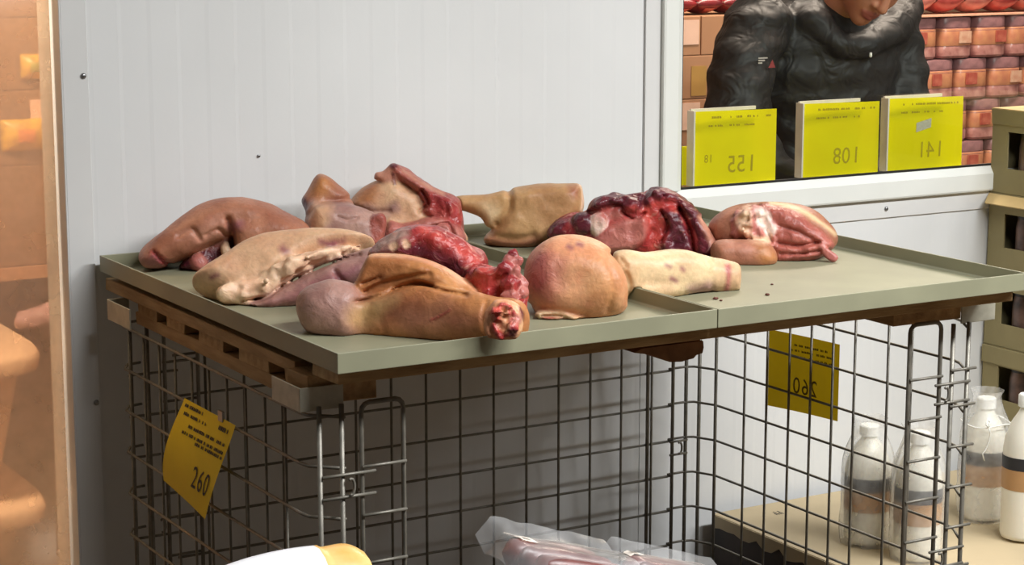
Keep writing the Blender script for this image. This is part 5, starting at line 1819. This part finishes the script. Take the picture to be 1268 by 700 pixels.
# ------------------------------------------------------------------ store room behind the doorway
cu = empty('strip_curtain', (1.0, WY + 0.04, 0)); tag(cu, 'amber translucent plastic strip curtain hanging in the doorway', 'curtain')
for k in range(3):
    x1_ = 1.178 - 0.20 * k
    MB().grid(lambda u, v: (x1_ - 0.215 * (1 - u), WY + 0.035 + 0.02 * (k % 2) + 0.010 * math.sin(u * math.pi), 0.02 + 2.12 * v), 8, 2).build('strip', M_CURTAIN, cu, smooth=True, solid=0.002)
MB().box(0.56, 1.18, WY + 0.03, WY + 0.075, 2.141, 2.18).build('rail', M_PLATE, cu)

M_TUB = mat('beige_plastic_tub', (226, 194, 164), 0.4, var=0.05, scale=4)
TBY = 4.55


def tub(z0, z1, label):
    """plastic tub with sloping walls, thick rolled rim and rounded corners"""
    cx, cy = 1.02, TBY + 0.36
    r_ = empty('plastic_tub', (cx, cy, z0)); tag(r_, label, 'tub', 'nested plastic tubs in the store room')

    def ring(hx, hy, z, n=40):
        out = []
        for k in range(n):
            a = 2 * math.pi * k / n
            ca, sa = math.cos(a), math.sin(a)
            out.append((cx + hx * math.copysign(abs(ca) ** 0.35, ca), cy + hy * math.copysign(abs(sa) ** 0.35, sa), z))
        return out
    h = z1 - z0

    def loft(name, prof):
        vs_ = []; n = 40
        for hx, hy, z in prof: vs_ += ring(hx, hy, z)
        fs = [(i * n + k, i * n + (k + 1) % n, (i + 1) * n + (k + 1) % n, (i + 1) * n + k) for i in range(len(prof) - 1) for k in range(n)]
        fs += [tuple(reversed(range(n))), tuple(range((len(prof) - 1) * n, len(prof) * n))]
        MB().quadmesh(vs_, fs).build(name, M_TUB, r_, smooth=True, auto=0.9)
    loft('tub_body', [(0.30, 0.24, z0), (0.32, 0.26, z0 + 0.01), (0.375, 0.315, z1 - 0.055)])
    loft('rim', [(0.395, 0.335, z1 - 0.055), (0.415, 0.355, z1 - 0.05), (0.42, 0.36, z1 - 0.02), (0.41, 0.35, z1 - 0.003), (0.385, 0.325, z1)])
    return r_


zr1 = ay(40, 440, TBY)[2]; zr2 = ay(40, 630, TBY)[2]
tub(0.001, zr2, 'beige plastic tub at the bottom of the nested pair behind the curtain')
tub(zr2 + 0.001, zr1, 'beige plastic tub on top of the nested pair behind the curtain')
q = az(48, 398, zr1 + 0.02)
S = Sculpt(0.006)
S.addw('stain', lambda P: d_ell(P, np.array([q[0] + 0.01, q[1], zr1 + 0.028]), np.array([0.065, 0.05, 0.032])) + 0.014 * fbm(P, 30, 4, 2), q - 0.12, q + 0.12)
S.post.append(lambda P: zr1 + 0.001 - P[..., 2])
V, Fq, col, part, wet = S.mesh()
me = sculpt_mesh('crumpled_bag', V, Fq, col, wet, mat('mauve_plastic_bag', (170, 136, 140), 0.2, var=0.15, scale=30), np.array([q[0], q[1], zr1]))
ob = obj_from_mesh('crumpled_bag', me); ob.location = (q[0], q[1], zr1)
tag(ob, 'crumpled mauve plastic bag lying on the upper tub', 'bag')

SX = 5.0
zz = 0.30
lev = [ay(30, y, SX)[2] for y in (330, 205, 112, 22, -60)]
rk = empty('store_shelf', (1.4, SX + 0.2, 0)); tag(rk, 'wooden store room shelf carrying the cartons behind the curtain', 'shelf')
MB().box(0.95, 1.90, SX - 0.02, SX + 0.42, lev[0] - 0.03, lev[0]).build('shelf_board', M_CARTON, rk)
for x0 in (0.95, 1.86):
    MB().box(x0, x0 + 0.04, SX + 0.36, SX + 0.42, 0.001, lev[0] - 0.0305).build('shelf_leg', M_CARTON, rk)
names = ('brown store carton directly on the shelf behind the curtain', 'brown store carton second up behind the curtain', 'brown store carton third up behind the curtain', 'brown store carton on top of the pile behind the curtain')
for k in range(4):
    ob = MB().box(1.15 - 0.01 * k, 1.86, SX, SX + 0.38, lev[k] + 0.001, lev[k + 1]).build('store_carton', mat('store_carton_board', (122, 88, 60), 0.75, var=0.12, scale=5), origin=(1.5, SX + 0.2, lev[k]), bevel=0.004)
    tag(ob, names[k], 'carton', 'cartons in the store room')
M_YPK = mat('yellow_snack_wrap', (236, 190, 60), 0.35, rgb2=(186, 140, 50), scale=40)
for nm, (p0, p1) in (('yellow printed pack with green motif stuck to the carton behind the curtain', ((28, 68), (60, 98))), ('large yellow pack stuck low on the carton behind the curtain', ((4, 150), (65, 186)))):
    a, c_ = ay(*p0, SX - 0.03), ay(*p1, SX - 0.03)
    r_ = empty('snack_pack', ((a[0] + c_[0]) / 2, SX - 0.02, c_[2])); tag(r_, nm, 'pack')
    MB().grid(lambda u, v: (a[0] + (c_[0] - a[0]) * u, SX - 0.004 - 0.026 * math.sin(math.pi * u) ** .6 * math.sin(math.pi * v) ** .6, c_[2] + (a[2] - c_[2]) * v), 12, 12).build('wrapper', M_YPK, r_, smooth=True, solid=0.002)
    MB().grid(lambda u, v: (a[0] + (c_[0] - a[0]) * (0.3 + 0.35 * u), SX - 0.008 - 0.026 * math.sin(math.pi * (0.3 + 0.35 * u)) ** .6 * math.sin(math.pi * (0.3 + .4 * v)) ** .6, c_[2] + (a[2] - c_[2]) * (0.3 + 0.4 * v)), 6, 6).build('printed_motif', mat('green_motif' if '68' in str(p0) else 'orange_motif', (150, 150, 60) if '68' in str(p0) else (220, 130, 70), 0.4, var=0.3, scale=60), r_, smooth=True)
a, c_ = ay(38, 124, SX - 0.01), ay(64, 150, SX - 0.01)
tag(MB().box(a[0], c_[0], SX - 0.004, SX - 0.001, c_[2], a[2]).build('paper_note', M_LBL), 'pale paper note on the carton above the large yellow pack', 'note')
